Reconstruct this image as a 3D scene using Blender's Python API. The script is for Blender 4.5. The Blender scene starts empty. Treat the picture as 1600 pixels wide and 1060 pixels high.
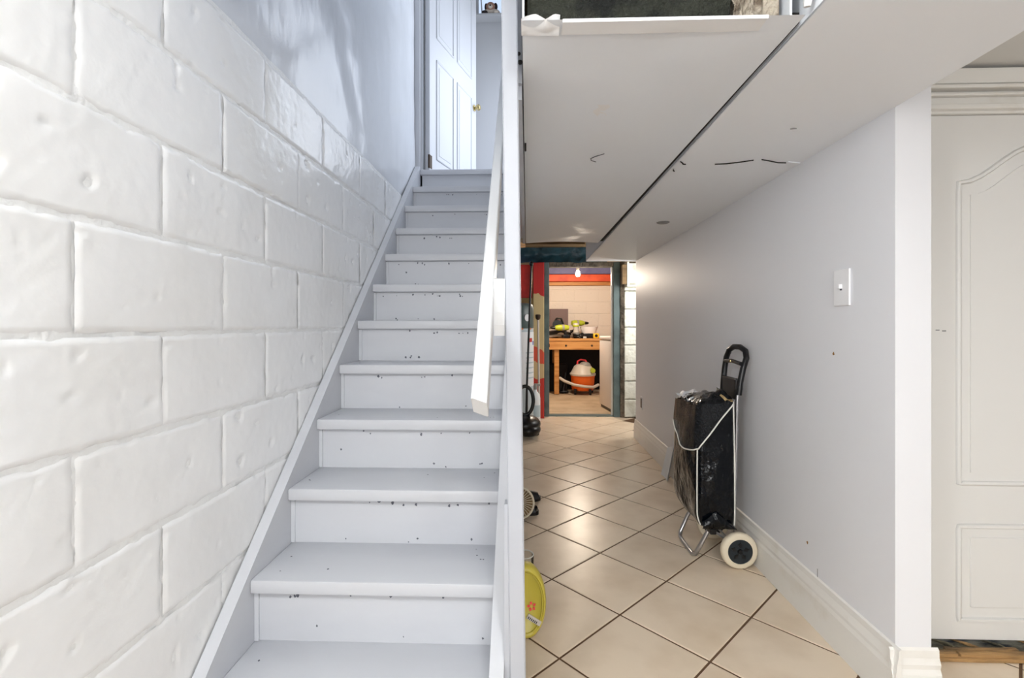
import bpy, bmesh, math, random
from math import sin, cos, pi, radians, sqrt, atan
from mathutils import Vector, Matrix, noise

random.seed(7)
S = bpy.context.scene
COL = S.collection

# ------------------------------------------------------------------ camera
CAMH = 1.03
cam_d = bpy.data.cameras.new('camera'); cam = bpy.data.objects.new('camera', cam_d); COL.objects.link(cam)
cam_d.sensor_width = 36.0; cam_d.lens = 36.0 * 746.0 / 1600.0
cam_d.shift_y = -22.0 / 1600.0
cam_d.clip_start = 0.02
cam.location = (0, 0, CAMH); cam.rotation_euler = (pi / 2, 0, atan(24.0 / 746.0))
S.camera = cam

# ------------------------------------------------------------------ world, lights, exposure
W = bpy.data.worlds.new('world'); S.world = W; W.use_nodes = True
W.node_tree.nodes['Background'].inputs[0].default_value = (0.62, 0.74, 1.0, 1)
W.node_tree.nodes['Background'].inputs[1].default_value = 0.9

def light(name, kind, loc, energy, color, rot=(0, 0, 0), size=None, size_y=None, radius=None):
    d = bpy.data.lights.new(name, kind); d.energy = energy; d.color = color
    if size: d.size = size
    if size_y: d.shape = 'RECTANGLE'; d.size_y = size_y
    if radius is not None: d.shadow_soft_size = radius
    o = bpy.data.objects.new(name, d); o.location = loc; o.rotation_euler = rot; COL.objects.link(o)
    return o

# added unseen fill lights and the ceiling lamp of the room the camera stands in, daylight through the side door at the landing
light('rear_fill', 'POINT', (0.15, -2.3, 0.95), 52, (0.97, 0.988, 1.0), radius=0.14)  # unseen fill behind the camera, added for even ambient light
light('side_fill', 'POINT', (-0.63, -0.20, 1.68), 22, (0.97, 0.988, 1.0), radius=0.09)  # no such fixture: added beside the camera to light the right wall
light('room_ceiling_lamp', 'POINT', (0.30, -0.30, 1.745), 15, (0.97, 0.99, 1.0), radius=0.10)
light('near_fill', 'POINT', (0.45, -0.62, 1.00), 13, (0.98, 0.99, 1.0), radius=0.16)  # added fill close to the camera, brightens the left block wall
light('landing_daylight', 'AREA', (0.20, 3.72, 2.83), 13.5, (0.90, 0.95, 1.0), rot=(0, radians(90), 0), size=1.45, size_y=1.5)
light('upper_hall_lamp', 'POINT', (-0.42, 2.3, 4.05), 7, (0.86, 0.91, 1.0), radius=0.15)
light('recess_lamp', 'POINT', (1.42, 4.62, 1.35), 14, (1.0, 0.97, 0.93), radius=0.08)

S.view_settings.view_transform = 'Standard'; S.view_settings.look = 'None'
S.view_settings.gamma = 1.0; S.view_settings.use_curve_mapping = False
S.view_settings.exposure = 0.38

# ------------------------------------------------------------------ materials
def srgb(r, g, b):
    f = lambda c: (c / 255 / 12.92) if c / 255 <= 0.04045 else ((c / 255 + 0.055) / 1.055) ** 2.4
    return (f(r), f(g), f(b), 1)

def N(nt, t, **kw):
    n = nt.nodes.new(t)
    for k, v in kw.items(): setattr(n, k, v)
    return n

def mat(name, rgb, rough=0.5, bump=None, var=None, metallic=0.0, spec=0.5, emit=None, coat=0.0, rnd=0.0, bump2=None, coords='pos', stretch=None, alpha=None, trans=0.0, ior=1.45):
    m = bpy.data.materials.new(name); m.use_nodes = True; nt = m.node_tree
    b = nt.nodes['Principled BSDF']
    b.inputs['Base Color'].default_value = srgb(*rgb); b.inputs['Roughness'].default_value = rough
    b.inputs['Metallic'].default_value = metallic; b.inputs['Specular IOR Level'].default_value = spec
    b.inputs['Coat Weight'].default_value = coat; b.inputs['Coat Roughness'].default_value = 0.12
    b.inputs['Transmission Weight'].default_value = trans; b.inputs['IOR'].default_value = ior
    if emit: b.inputs['Emission Color'].default_value = srgb(*emit[0]); b.inputs['Emission Strength'].default_value = emit[1]
    if coords == 'pos': g = N(nt, 'ShaderNodeNewGeometry'); vec = g.outputs['Position']
    else: g = N(nt, 'ShaderNodeTexCoord'); vec = g.outputs['Object']
    if stretch:
        mp = N(nt, 'ShaderNodeMapping'); mp.inputs['Scale'].default_value = stretch
        nt.links.new(vec, mp.inputs['Vector']); vec = mp.outputs['Vector']
    out = None
    if var:  # (scale, rgb2, lo, hi)
        n = N(nt, 'ShaderNodeTexNoise'); n.inputs['Scale'].default_value = var[0]; n.inputs['Detail'].default_value = 6
        r = N(nt, 'ShaderNodeMapRange'); r.inputs['From Min'].default_value = var[2]; r.inputs['From Max'].default_value = var[3]
        x = N(nt, 'ShaderNodeMix', data_type='RGBA'); x.inputs['A'].default_value = srgb(*rgb); x.inputs['B'].default_value = srgb(*var[1])
        nt.links.new(vec, n.inputs['Vector']); nt.links.new(n.outputs['Fac'], r.inputs['Value']); nt.links.new(r.outputs['Result'], x.inputs['Factor'])
        out = x.outputs['Result']
    if rnd:
        oi = N(nt, 'ShaderNodeObjectInfo'); hs = N(nt, 'ShaderNodeHueSaturation')
        r = N(nt, 'ShaderNodeMapRange'); r.inputs['To Min'].default_value = 1 - rnd; r.inputs['To Max'].default_value = 1 + rnd
        nt.links.new(oi.outputs['Random'], r.inputs['Value']); nt.links.new(r.outputs['Result'], hs.inputs['Value'])
        if out: nt.links.new(out, hs.inputs['Color'])
        else: hs.inputs['Color'].default_value = srgb(*rgb)
        out = hs.outputs['Color']
    if out: nt.links.new(out, b.inputs['Base Color'])
    prev = None
    for bp in (bump, bump2):
        if not bp: continue
        n = N(nt, 'ShaderNodeTexNoise'); n.inputs['Scale'].default_value = bp[0]; n.inputs['Detail'].default_value = 4
        k = N(nt, 'ShaderNodeBump'); k.inputs['Strength'].default_value = bp[1]; k.inputs['Distance'].default_value = bp[2] if len(bp) > 2 else 0.01
        nt.links.new(vec, n.inputs['Vector']); nt.links.new(n.outputs['Fac'], k.inputs['Height'])
        if prev: nt.links.new(prev, k.inputs['Normal'])
        prev = k.outputs['Normal']
    if prev: nt.links.new(prev, b.inputs['Normal'])
    return m

M = {}
M['block'] = mat('painted_block', (238, 239, 240), 0.18, bump=(34, 0.2, 0.004), bump2=(7, 0.18, 0.010), var=(2.2, (230, 230, 229), 0.45, 0.7))
M['mortar'] = mat('painted_mortar', (235, 236, 236), 0.35, bump=(60, 0.5, 0.006))
M['plaster'] = mat('glossy_plaster', (222, 225, 230), 0.16, bump=(3.2, 0.35, 0.02), bump2=(18, 0.16, 0.004), stretch=(1, 1, 0.55))
M['stair'] = mat('grey_stair_paint', (198, 200, 205), 0.38, bump=(45, 0.12, 0.004), var=(5, (190, 192, 198), 0.5, 0.75), stretch=(0.4, 1, 1))
M['white'] = mat('white_trim_paint', (192, 194, 199), 0.35, bump=(30, 0.06, 0.004))
M['rail'] = mat('white_rail_paint', (226, 227, 228), 0.35, bump=(40, 0.08, 0.003))
M['post'] = mat('post_paint', (178, 181, 188), 0.4, bump=(30, 0.08, 0.004))
M['wallr'] = mat('right_wall_paint', (232, 233, 237), 0.48, bump=(26, 0.05, 0.004), bump2=(2.0, 0.06, 0.02))
M['base'] = mat('baseboard_paint', (238, 236, 231), 0.36, bump=(20, 0.08, 0.003), var=(6, (222, 216, 204), 0.58, 0.8))
M['soffit'] = mat('soffit_paint', (241, 244, 248), 0.5, bump=(16, 0.08, 0.006))
M['duct'] = mat('painted_duct', (236, 240, 245), 0.5, bump=(4, 0.25, 0.02), bump2=(22, 0.08, 0.004))
M['tape'] = mat('duct_tape_white', (236, 236, 236), 0.4, bump=(18, 0.2, 0.006))
M['door'] = mat('door_paint', (232, 231, 228), 0.4, bump=(26, 0.06, 0.003), stretch=(1, 1, 0.15))
M['ceil'] = mat('ceiling_paint', (226, 225, 221), 0.6, bump=(20, 0.06, 0.005))
M['wallb'] = mat('room_wall_paint', (226, 225, 222), 0.6)
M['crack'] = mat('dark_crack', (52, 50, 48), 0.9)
M['tile'] = mat('beige_tile', (234, 216, 192), 0.30, bump=(9, 0.10, 0.006), var=(4.5, (216, 195, 168), 0.42, 0.72), rnd=0.04)
M['grout'] = mat('brown_grout', (104, 78, 56), 0.9, bump=(90, 0.5, 0.004))
M['concrete'] = mat('warm_concrete', (196, 176, 150), 0.8, bump=(30, 0.3, 0.006), var=(4, (170, 150, 126), 0.4, 0.7))
M['black_leather'] = mat('black_vinyl', (4, 7, 13), 0.17, bump=(20, 0.6, 0.012), bump2=(6, 0.9, 0.05), spec=0.3)
M['black_emboss'] = mat('embossed_vinyl', (5, 9, 16), 0.18, bump=(150, 0.9, 0.008), bump2=(10, 0.8, 0.03), spec=0.35)
M['piping'] = mat('white_piping', (232, 230, 222), 0.45)
M['black'] = mat('black_plastic', (16, 16, 18), 0.32, bump=(60, 0.08, 0.002))
M['hub'] = mat('dark_hub', (30, 38, 44), 0.4)
M['chrome'] = mat('steel_tube', (190, 190, 192), 0.28, metallic=0.9)
M['cream'] = mat('cream_rubber', (226, 214, 190), 0.6, bump=(60, 0.1, 0.003))
M['plastic_clear'] = mat('crinkled_plastic', (226, 228, 232), 0.25, bump=(40, 0.8, 0.012))
M['wood'] = mat('bench_pine', (206, 150, 88), 0.55, bump=(20, 0.2, 0.004), var=(7, (176, 116, 58), 0.42, 0.66), stretch=(0.3, 3, 3))
M['dark'] = mat('bench_shade_board', (30, 26, 24), 0.9, bump=(30, 0.3, 0.01))  # near-black colour stands in for the shade under the workbench
M['insul'] = mat('dark_insulation', (44, 46, 38), 1.0, bump=(70, 1.0, 0.02), var=(16, (20, 22, 20), 0.4, 0.6))
M['rock'] = mat('pale_insulation', (176, 166, 150), 1.0, bump=(60, 1.0, 0.02), var=(30, (104, 92, 78), 0.45, 0.62))
M['roughwood'] = mat('old_joist_wood', (150, 124, 88), 0.85, bump=(30, 0.4, 0.01), var=(6, (96, 78, 56), 0.4, 0.7), stretch=(0.4, 2, 2))
M['tarp'] = mat('teal_tarp', (30, 66, 78), 0.3, bump=(12, 0.6, 0.02), var=(5, (14, 30, 40), 0.4, 0.65))
M['teal'] = mat('teal_frame', (92, 110, 110), 0.55, bump=(26, 0.3, 0.006), var=(6, (66, 80, 78), 0.45, 0.7))
M['red'] = mat('red_paint', (196, 44, 34), 0.5, bump=(14, 0.3, 0.01), var=(7, (150, 26, 24), 0.45, 0.7))
M['orange'] = mat('orange_beam', (236, 92, 48), 0.5, var=(5, (200, 60, 34), 0.45, 0.7))
M['purple'] = mat('purple_beam', (112, 110, 150), 0.5, var=(5, (84, 80, 122), 0.45, 0.7))
M['beige_board'] = mat('beige_board', (204, 178, 128), 0.7, bump=(20, 0.3, 0.006), var=(5, (172, 142, 92), 0.45, 0.7))
M['rough_conc'] = mat('rough_concrete', (120, 110, 96), 0.95, bump=(30, 1.0, 0.03), var=(12, (84, 78, 68), 0.4, 0.65))
M['farblock'] = mat('old_white_block', (226, 228, 216), 0.5, bump=(26, 0.6, 0.012), var=(10, (196, 196, 180), 0.52, 0.7))
M['warmblock'] = mat('warm_block', (236, 226, 214), 0.7, bump=(22, 0.3, 0.008))
M['heater'] = mat('heater_enamel', (186, 202, 210), 0.35)
M['heater_dark'] = mat('heater_band', (64, 84, 84), 0.4)
M['paper'] = mat('white_label', (232, 236, 240), 0.5)
M['orangeline'] = mat('orange_line', (214, 122, 62), 0.5)
M['yellow'] = mat('yellow_plastic', (198, 182, 72), 0.32, bump=(16, 0.06, 0.004))
M['pink'] = mat('coral_print', (232, 70, 76), 0.4)
M['lime'] = mat('lime_plastic', (176, 186, 50), 0.4)
M['yel2'] = mat('bright_yellow', (240, 190, 40), 0.4)
M['grey'] = mat('grey_plastic', (150, 146, 140), 0.45)
M['lgrey'] = mat('light_grey_plastic', (204, 196, 186), 0.4)
M['orange_pl'] = mat('orange_plastic', (232, 104, 30), 0.35)
M['appl'] = mat('appliance_white', (232, 226, 224), 0.3)
M['brownbox'] = mat('brown_panel', (122, 100, 98), 0.55, bump=(40, 0.3, 0.004))
M['blue'] = mat('blue_plastic', (28, 84, 190), 0.3)
M['navy'] = mat('navy_frame', (28, 50, 104), 0.4)
M['brass'] = mat('brass_knob', (196, 180, 130), 0.25, metallic=0.9)
M['bronze'] = mat('dark_hinge', (70, 58, 48), 0.5, metallic=0.6)
M['furw'] = mat('pale_plush', (206, 196, 186), 0.95, bump=(200, 0.8, 0.004))
M['furd'] = mat('dark_plush', (40, 34, 36), 0.95, bump=(200, 0.8, 0.004))
M['furb'] = mat('tan_plush', (170, 132, 116), 0.95, bump=(200, 0.8, 0.004))
M['glass'] = mat('clear_glass', (245, 248, 248), 0.03, trans=1.0, ior=1.3)
M['chip'] = mat('brown_chip', (150, 112, 70), 0.9)
M['mark'] = mat('dark_scuff', (96, 98, 108), 0.8)
M['switchm'] = mat('switch_plastic', (244, 244, 246), 0.3)
M['ply'] = mat('splintered_wood', (186, 146, 96), 0.8, bump=(60, 0.8, 0.006), var=(10, (96, 78, 56), 0.42, 0.66), stretch=(0.5, 4, 4))
M['moss'] = mat('dirty_underlay', (132, 124, 100), 0.9, bump=(50, 0.8, 0.006), var=(9, (40, 44, 44), 0.42, 0.62), stretch=(1.5, 4, 4))
M['metalcap'] = mat('grey_cap', (142, 142, 142), 0.5)
bm_e = bpy.data.materials.new('bulb_glow'); bm_e.use_nodes = True
_b = bm_e.node_tree.nodes['Principled BSDF']; _b.inputs['Emission Color'].default_value = (1, 0.78, 0.5, 1); _b.inputs['Emission Strength'].default_value = 60
M['bulb'] = bm_e

# painted post: bands of red on beige with ragged borders
def post_paint():
    m = bpy.data.materials.new('beige_post_red_paint'); m.use_nodes = True; nt = m.node_tree; b = nt.nodes['Principled BSDF']
    b.inputs['Roughness'].default_value = 0.6
    g = N(nt, 'ShaderNodeNewGeometry'); sx = N(nt, 'ShaderNodeSeparateXYZ'); nt.links.new(g.outputs['Position'], sx.inputs[0])
    n = N(nt, 'ShaderNodeTexNoise'); n.inputs['Scale'].default_value = 7; nt.links.new(g.outputs['Position'], n.inputs['Vector'])
    ad = N(nt, 'ShaderNodeMath', operation='MULTIPLY_ADD'); ad.inputs[1].default_value = 0.22; nt.links.new(n.outputs['Fac'], ad.inputs[0]); nt.links.new(sx.outputs['Z'], ad.inputs[2])
    r = N(nt, 'ShaderNodeValToRGB'); r.color_ramp.interpolation = 'CONSTANT'
    e = r.color_ramp.elements; e[0].position = 0; e[0].color = srgb(196, 52, 40); e[1].position = 0.30; e[1].color = srgb(208, 180, 130)
    for p, c in ((0.385, (214, 84, 56)), (0.46, (206, 184, 134)), (0.80, (186, 36, 32))):
        k = e.new(p); k.color = srgb(*c)
    dv = N(nt, 'ShaderNodeMath', operation='DIVIDE'); dv.inputs[1].default_value = 1.85; nt.links.new(ad.outputs[0], dv.inputs[0])
    nt.links.new(dv.outputs[0], r.inputs['Fac']); nt.links.new(r.outputs['Color'], b.inputs['Base Color'])
    return m
M['postpaint'] = post_paint()

# ------------------------------------------------------------------ mesh helpers
class MB:
    def __init__(s): s.v = []; s.f = []
    def add(s, vs, fs):
        o = len(s.v); s.v += [tuple(v) for v in vs]; s.f += [tuple(i + o for i in f) for f in fs]; return s
    def box(s, x0, x1, y0, y1, z0, z1, bev=0.0):
        if bev:
            bm = bmesh.new(); bmesh.ops.create_cube(bm, size=1)
            for v in bm.verts: v.co = Vector(((x0 + x1) / 2 + v.co.x * (x1 - x0), (y0 + y1) / 2 + v.co.y * (y1 - y0), (z0 + z1) / 2 + v.co.z * (z1 - z0)))
            bmesh.ops.bevel(bm, geom=bm.edges[:], offset=bev, segments=2, affect='EDGES', profile=0.5)
            bm.verts.index_update()
            s.add([v.co[:] for v in bm.verts], [[v.index for v in f.verts] for f in bm.faces]); bm.free(); return s
        vs = [(x, y, z) for x in (x0, x1) for y in (y0, y1) for z in (z0, z1)]
        return s.add(vs, [(0, 1, 3, 2), (4, 6, 7, 5), (0, 4, 5, 1), (2, 3, 7, 6), (0, 2, 6, 4), (1, 5, 7, 3)])
    def tube(s, pts, r, n=10, closed=False, caps=True):
        pts = [Vector(p) for p in pts]; rs = r if isinstance(r, (list, tuple)) else [r] * len(pts)
        L = len(pts); rings = []; up = None
        for i, p in enumerate(pts):
            a = pts[(i - 1) % L] if (closed or i > 0) else p; c = pts[(i + 1) % L] if (closed or i < L - 1) else p
            t = (c - a).normalized()
            if up is None:
                up = Vector((0, 0, 1)) if abs(t.z) < 0.9 else Vector((1, 0, 0))
            u = (up - t * up.dot(t)).normalized(); w = t.cross(u); up = u
            rings.append([p + (u * cos(2 * pi * k / n) + w * sin(2 * pi * k / n)) * rs[i] for k in range(n)])
        vs = [v for g in rings for v in g]; fs = []
        for i in range(L if closed else L - 1):
            j = (i + 1) % L
            for k in range(n):
                q = (k + 1) % n; fs.append((i * n + k, i * n + q, j * n + q, j * n + k))
        if caps and not closed: fs += [tuple(range(n))[::-1], tuple((L - 1) * n + k for k in range(n))]
        return s.add(vs, fs)
    def lathe(s, prof, c=(0, 0, 0), n=32, axis='Z', sx=1.0, sy=1.0):
        vs = []; fs = []
        for r, h in prof:
            for k in range(n):
                a = 2 * pi * k / n; x = r * cos(a) * sx; y = r * sin(a) * sy
                if axis == 'Z': vs.append((c[0] + x, c[1] + y, c[2] + h))
                elif axis == 'Y': vs.append((c[0] + x, c[1] + h, c[2] + y))
                else: vs.append((c[0] + h, c[1] + x, c[2] + y))
        L = len(prof)
        for i in range(L - 1):
            for k in range(n):
                q = (k + 1) % n; fs.append((i * n + k, i * n + q, (i + 1) * n + q, (i + 1) * n + k))
        if prof[0] != prof[-1]:
            if prof[0][0] > 1e-4: fs.append(tuple(range(n))[::-1])
            if prof[-1][0] > 1e-4: fs.append(tuple((L - 1) * n + k for k in range(n)))
        return s.add(vs, fs)
    def prism(s, poly, a, b, axis='X'):
        n = len(poly)
        mk = (lambda p, t: (t, p[0], p[1])) if axis == 'X' else ((lambda p, t: (p[0], t, p[1])) if axis == 'Y' else (lambda p, t: (p[0], p[1], t)))
        vs = [mk(p, a) for p in poly] + [mk(p, b) for p in poly]
        fs = [tuple(range(n))[::-1], tuple(range(n, 2 * n))] + [(i, (i + 1) % n, n + (i + 1) % n, n + i) for i in range(n)]
        return s.add(vs, fs)
    def grid(s, fn, nu, nv):
        vs = [fn(i / nu, j / nv) for i in range(nu + 1) for j in range(nv + 1)]
        fs = [(i * (nv + 1) + j, (i + 1) * (nv + 1) + j, (i + 1) * (nv + 1) + j + 1, i * (nv + 1) + j + 1) for i in range(nu) for j in range(nv)]
        return s.add(vs, fs)
    def loft(s, rings, caps=True):
        n = len(rings[0]); vs = [v for r in rings for v in r]; fs = []
        for i in range(len(rings) - 1):
            for k in range(n):
                q = (k + 1) % n; fs.append((i * n + k, i * n + q, (i + 1) * n + q, (i + 1) * n + k))
        if caps: fs += [tuple(range(n))[::-1], tuple((len(rings) - 1) * n + k for k in range(n))]
        return s.add(vs, fs)
    def blob(s, c, r, n=16, m=10):
        vs = []; fs = []
        prof = [(max(1e-5, sin(pi * i / m)), -cos(pi * i / m)) for i in range(m + 1)]
        for a, h in prof:
            for k in range(n): vs.append((c[0] + r[0] * a * cos(2 * pi * k / n), c[1] + r[1] * a * sin(2 * pi * k / n), c[2] + r[2] * h))
        for i in range(m):
            for k in range(n):
                q = (k + 1) % n; fs.append((i * n + k, i * n + q, (i + 1) * n + q, (i + 1) * n + k))
        return s.add(vs, fs)
    def mesh(s, name, smooth=None):
        me = bpy.data.meshes.new(name); me.from_pydata(s.v, [], s.f)
        bm = bmesh.new(); bm.from_mesh(me); bmesh.ops.remove_doubles(bm, verts=bm.verts, dist=1e-6); bmesh.ops.recalc_face_normals(bm, faces=bm.faces); 
        if smooth is not None:
            for f in bm.faces: f.smooth = True
            for e in bm.edges:
                if len(e.link_faces) == 2 and e.calc_face_angle(0) > radians(smooth): e.smooth = False
        bm.to_mesh(me); bm.free(); return me

def obj(name, mb, m, parent=None, smooth=None, loc=None, rot=None):
    me = mb if isinstance(mb, bpy.types.Mesh) else mb.mesh(name, smooth)
    if not me.materials: me.materials.append(M[m] if isinstance(m, str) else m)
    o = bpy.data.objects.new(name, me); COL.objects.link(o)
    if loc: o.location = loc
    if rot: o.rotation_euler = rot
    if parent: o.parent = parent
    return o
def thing(name, label, cat, loc=(0, 0, 0), rot=(0, 0, 0), group=None):
    o = bpy.data.objects.new(name, None); o.empty_display_size = 0.05; COL.objects.link(o); o.location = loc; o.rotation_euler = rot
    o['label'] = label; o['category'] = cat
    if group: o['group'] = group
    return o
def tag(o, label, cat, group=None):
    o['label'] = label; o['category'] = cat
    if group: o['group'] = group
    return o
def struct(name, mb, m, label, cat, smooth=None):
    o = obj(name, mb, m, smooth=smooth); o['kind'] = 'structure'; o['label'] = label; o['category'] = cat; return o
def B(*a, bev=0.0): return MB().box(*a, bev=bev)

# ================================================================== THE SETTING
L = -0.763            # left wall face
RW = 0.987            # right wall face
ZC = 1.835            # ceiling
ZS = 1.617            # duct and soffit underside
RISE, RUN, Y2, Z2 = 0.1724, 0.198, 1.2296, 0.359
ny = lambda k: Y2 + RUN * (k - 2)
nz = lambda k: Z2 + RISE * (k - 2)
ZL = nz(12)           # landing
nose = lambda y: Z2 + RISE / RUN * (y - Y2)

# floor: grout bed with separate tiles laid on the diagonal
floor = struct('floor', B(L, 2.6, -3.4, 5.40, -0.12, -0.003), 'grout', 'beige ceramic tile floor laid diagonally with brown grout', 'floor')
P = 0.3252; GR = 0.0076
def clip(poly, nx_, ny_, d):          # keep nx*x + ny*y <= d
    out = []
    for i in range(len(poly)):
        a = poly[i]; b = poly[(i + 1) % len(poly)]
        da = nx_ * a[0] + ny_ * a[1] - d; db = nx_ * b[0] + ny_ * b[1] - d
        if da <= 0: out.append(a)
        if da * db < 0: t = da / (da - db); out.append((a[0] + (b[0] - a[0]) * t, a[1] + (b[1] - a[1]) * t))
    return out
def tile_mesh(poly):
    n = len(poly); cx = sum(p[0] for p in poly) / n; cy = sum(p[1] for p in poly) / n
    ins = []
    for p in poly:
        d = sqrt((p[0] - cx) ** 2 + (p[1] - cy) ** 2); k = max(0, d - 0.004) / max(d, 1e-6)
        ins.append((cx + (p[0] - cx) * k, cy + (p[1] - cy) * k))
    mb = MB(); vs = [(p[0], p[1], -0.008) for p in poly] + [(p[0], p[1], -0.0016) for p in poly] + [(p[0], p[1], 0) for p in ins]
    fs = [(i, (i + 1) % n, n + (i + 1) % n, n + i) for i in range(n)] + [(n + i, n + (i + 1) % n, 2 * n + (i + 1) % n, 2 * n + i) for i in range(n)] + [tuple(range(2 * n, 3 * n))]
    mb.add(vs, fs); return mb.mesh('tile')
hs = (P - GR) / 2
r2 = sqrt(0.5)
sq = [(0, -hs / r2), (hs / r2, 0), (0, hs / r2), (-hs / r2, 0)]
whole = tile_mesh(sq); whole.materials.append(M['tile'])
n0 = (0.329, 1.710)
for a in range(-14, 18):
    for b in range(-14, 18):
        cx = n0[0] + (a + 0.5) * P * r2 - (b + 0.5) * P * r2; cy = n0[1] + (a + 0.5) * P * r2 + (b + 0.5) * P * r2
        if not (-1.0 < cx < 2.2 and 0.2 < cy < 5.7): continue
        ylim = 1.515 if cx > 1.1 else 5.39
        if cx > 1.1 and cy > 1.75 and cy < 4.3: continue
        xl, xr, yl, yh = L + 0.002, (2.1 if cy < 1.3 or cx > 1.1 else ((0.974 if cy - hs / r2 > 1.30 else 1.6) if cy < 4.35 else 1.6)), 0.25, ylim
        poly = [(cx + p[0], cy + p[1]) for p in sq]
        inside = all(xl < p[0] < xr and yl < p[1] < yh for p in poly)
        if inside: obj('tile', whole, 'tile', floor, loc=(cx, cy, 0))
        else:
            for c in ((1, 0, xr), (-1, 0, -xl), (0, 1, yh), (0, -1, -yl)):
                poly = clip(poly, *c)
                if len(poly) < 3: break
            if len(poly) >= 3:
                ar = 0.5 * abs(sum(poly[i][0] * poly[(i + 1) % len(poly)][1] - poly[(i + 1) % len(poly)][0] * poly[i][1] for i in range(len(poly))))
                if ar > 0.0008: obj('tile', tile_mesh([(p[0] - cx, p[1] - cy) for p in poly]), 'tile', floor, loc=(cx, cy, 0))

# left wall: painted concrete block below, smooth parging above
def fr(y, z, s=1.0): return noise.noise(Vector((y * s, z * s, 3.7)))
mort = MB().grid(lambda u, v: (L - 0.0034 + 0.0022 * fr(-0.6 + 4.2 * u, 1.82 * v, 22) + 0.002 * fr(4.2 * u, 1.82 * v, 60), -0.6 + 4.2 * u, 1.82 * v), 150, 70)
mort.box(L - 0.16, L - 0.012, -0.6, 5.5, 0, 1.82); mort.box(L - 0.16, L - 0.004, -3.4, -0.6, 0, 1.82); mort.box(L - 0.16, L - 0.004, 3.6, 5.5, 0, 1.82)
wall_left = struct('wall_left', mort, 'mortar', 'white painted concrete block wall beside the grey stairs', 'wall', smooth=60)
def block_mesh(seed, w=0.388, h=0.193):
    rs = random.Random(seed); ox = rs.uniform(0, 50)
    nu, nv = 52, 28
    def fn(i, j):
        u = i / nu; v = j / nv; y = u * w; z = v * h
        e = min(y, w - y, z, h - z)
        rag = 0.005 * noise.noise(Vector((y * 22 + ox, z * 22, 1))) + 0.004 * noise.noise(Vector((y * 60 + ox, z * 60, 2)))
        t = max(0, min(1, (e + 0.001 + rag) / 0.0055))
        vert = min(y, w - y) < min(z, h - z)
        d = -(0.0030 if vert else 0.0056) * (1 - t)
        d += 0.0012 * noise.noise(Vector((y * 9 + ox, z * 9, 5))) + 0.0007 * noise.noise(Vector((y * 45 + ox, z * 45, 6)))
        p = noise.noise(Vector((y * 26 + ox * 2, z * 26, 9)))
        if p > 0.5: d -= 0.004 * min(1, (p - 0.5) / 0.15)
        p2 = noise.noise(Vector((y * 70 + ox * 3, z * 70, 19)))
        if p2 > 0.6: d -= 0.002 * min(1, (p2 - 0.6) / 0.1)
        wob = 0.0035 * noise.noise(Vector((y * 14 + ox, z * 14, 12)))
        k = 1 if 0 < i < nu and 0 < j < nv else 0
        return (d, y + wob * k, z + wob * 0.7 * k)
    vs = [fn(i, j) for i in range(nu + 1) for j in range(nv + 1)]
    fs = [(i * (nv + 1) + j, (i + 1) * (nv + 1) + j, (i + 1) * (nv + 1) + j + 1, i * (nv + 1) + j + 1) for i in range(nu) for j in range(nv)]
    mb = MB().add(vs, fs)
    me = mb.mesh('block', 60)
    me.materials.append(M['block'])
    if me.polygons[0].normal.x < 0: me.flip_normals()
    return me
bmeshes = [block_mesh(i) for i in range(8)]
JO, JE = 0.782, 0.976          # joint positions of odd and even courses
k = 0
for c in range(0, 9):
    z0 = 0.012 + 0.2 * c
    j0 = JE if c in (0, 2, 4, 6, 8) else JO
    for i in range(-4, 8):
        y0 = j0 + 0.392 * i
        if y0 < -0.55 or y0 > 3.2: continue
        if z0 + 0.2 < nose(y0) - 0.1 or y0 + 0.39 > 3.62: continue      # behind the stringer
        sx = 1.0
        k += 1
        obj('block', bmeshes[(k * 5 + c) % 8], 'block', wall_left, loc=(L + random.uniform(-0.0012, 0.0012), y0 + 0.002 + random.uniform(-0.002, 0.002), z0 + 0.0035), rot=(0, 0, random.uniform(-0.003, 0.003)))
pl = MB().grid(lambda u, v: (L - 0.006 + 0.008 * fr(0.3 + 3.0 * u, 1.8 + 2.8 * v, 1.7) + 0.004 * fr(3 * u, 2.8 * v, 7) - 0.006 * max(0, 1 - v * 22), -0.6 + 3.83 * u, 1.808 + 2.79 * v + 0.02 * max(0, 1 - v * 22) * fr(4 * u, 1, 9)), 160, 110)
pl.box(L - 0.16, L - 0.025, -3.4, 3.23, 1.82, 4.6)
struct('wall_left_upper', pl, 'plaster', 'glossy smooth plaster wall above the painted blocks', 'wall', smooth=60)

# right hallway wall, its end, and what closes it off behind
wr = MB().box(RW, 1.081, 1.314, 4.38, 0, ZC)
wall_right = struct('wall_right', wr, 'wallr', 'pale grey painted hallway wall behind the shopping trolley', 'wall')
for (y, z, r) in ((1.572, 0.937, 0.006), (1.715, 0.263, 0.0055)):
    mb = MB(); n = 9
    pts = [(RW - 0.001, y + r * cos(2 * pi * i / n) * random.uniform(0.5, 1.1), z + 1.2 * r * sin(2 * pi * i / n) * random.uniform(0.6, 1.1)) for i in range(n)]
    mb.add(pts + [(RW - 0.0022, y, z)], [(i, (i + 1) % n, n) for i in range(n)]); obj('paint_chip', mb, 'chip', wall_right)
obj('scuff', B(RW - 0.0006, RW + 0.001, 1.656, 1.659, 0.17, 0.20), 'metalcap', wall_right)
struct('wall_recess_side', B(1.081, 1.72, 4.30, 4.38, 0, ZC), 'wallr', 'hidden return wall past the hallway corner', 'wall')
struct('wall_recess_end', B(1.62, 1.72, 4.38, 5.5, 0, ZC), 'wallr', 'side wall of the recess by the storage doorway', 'wall')

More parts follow.
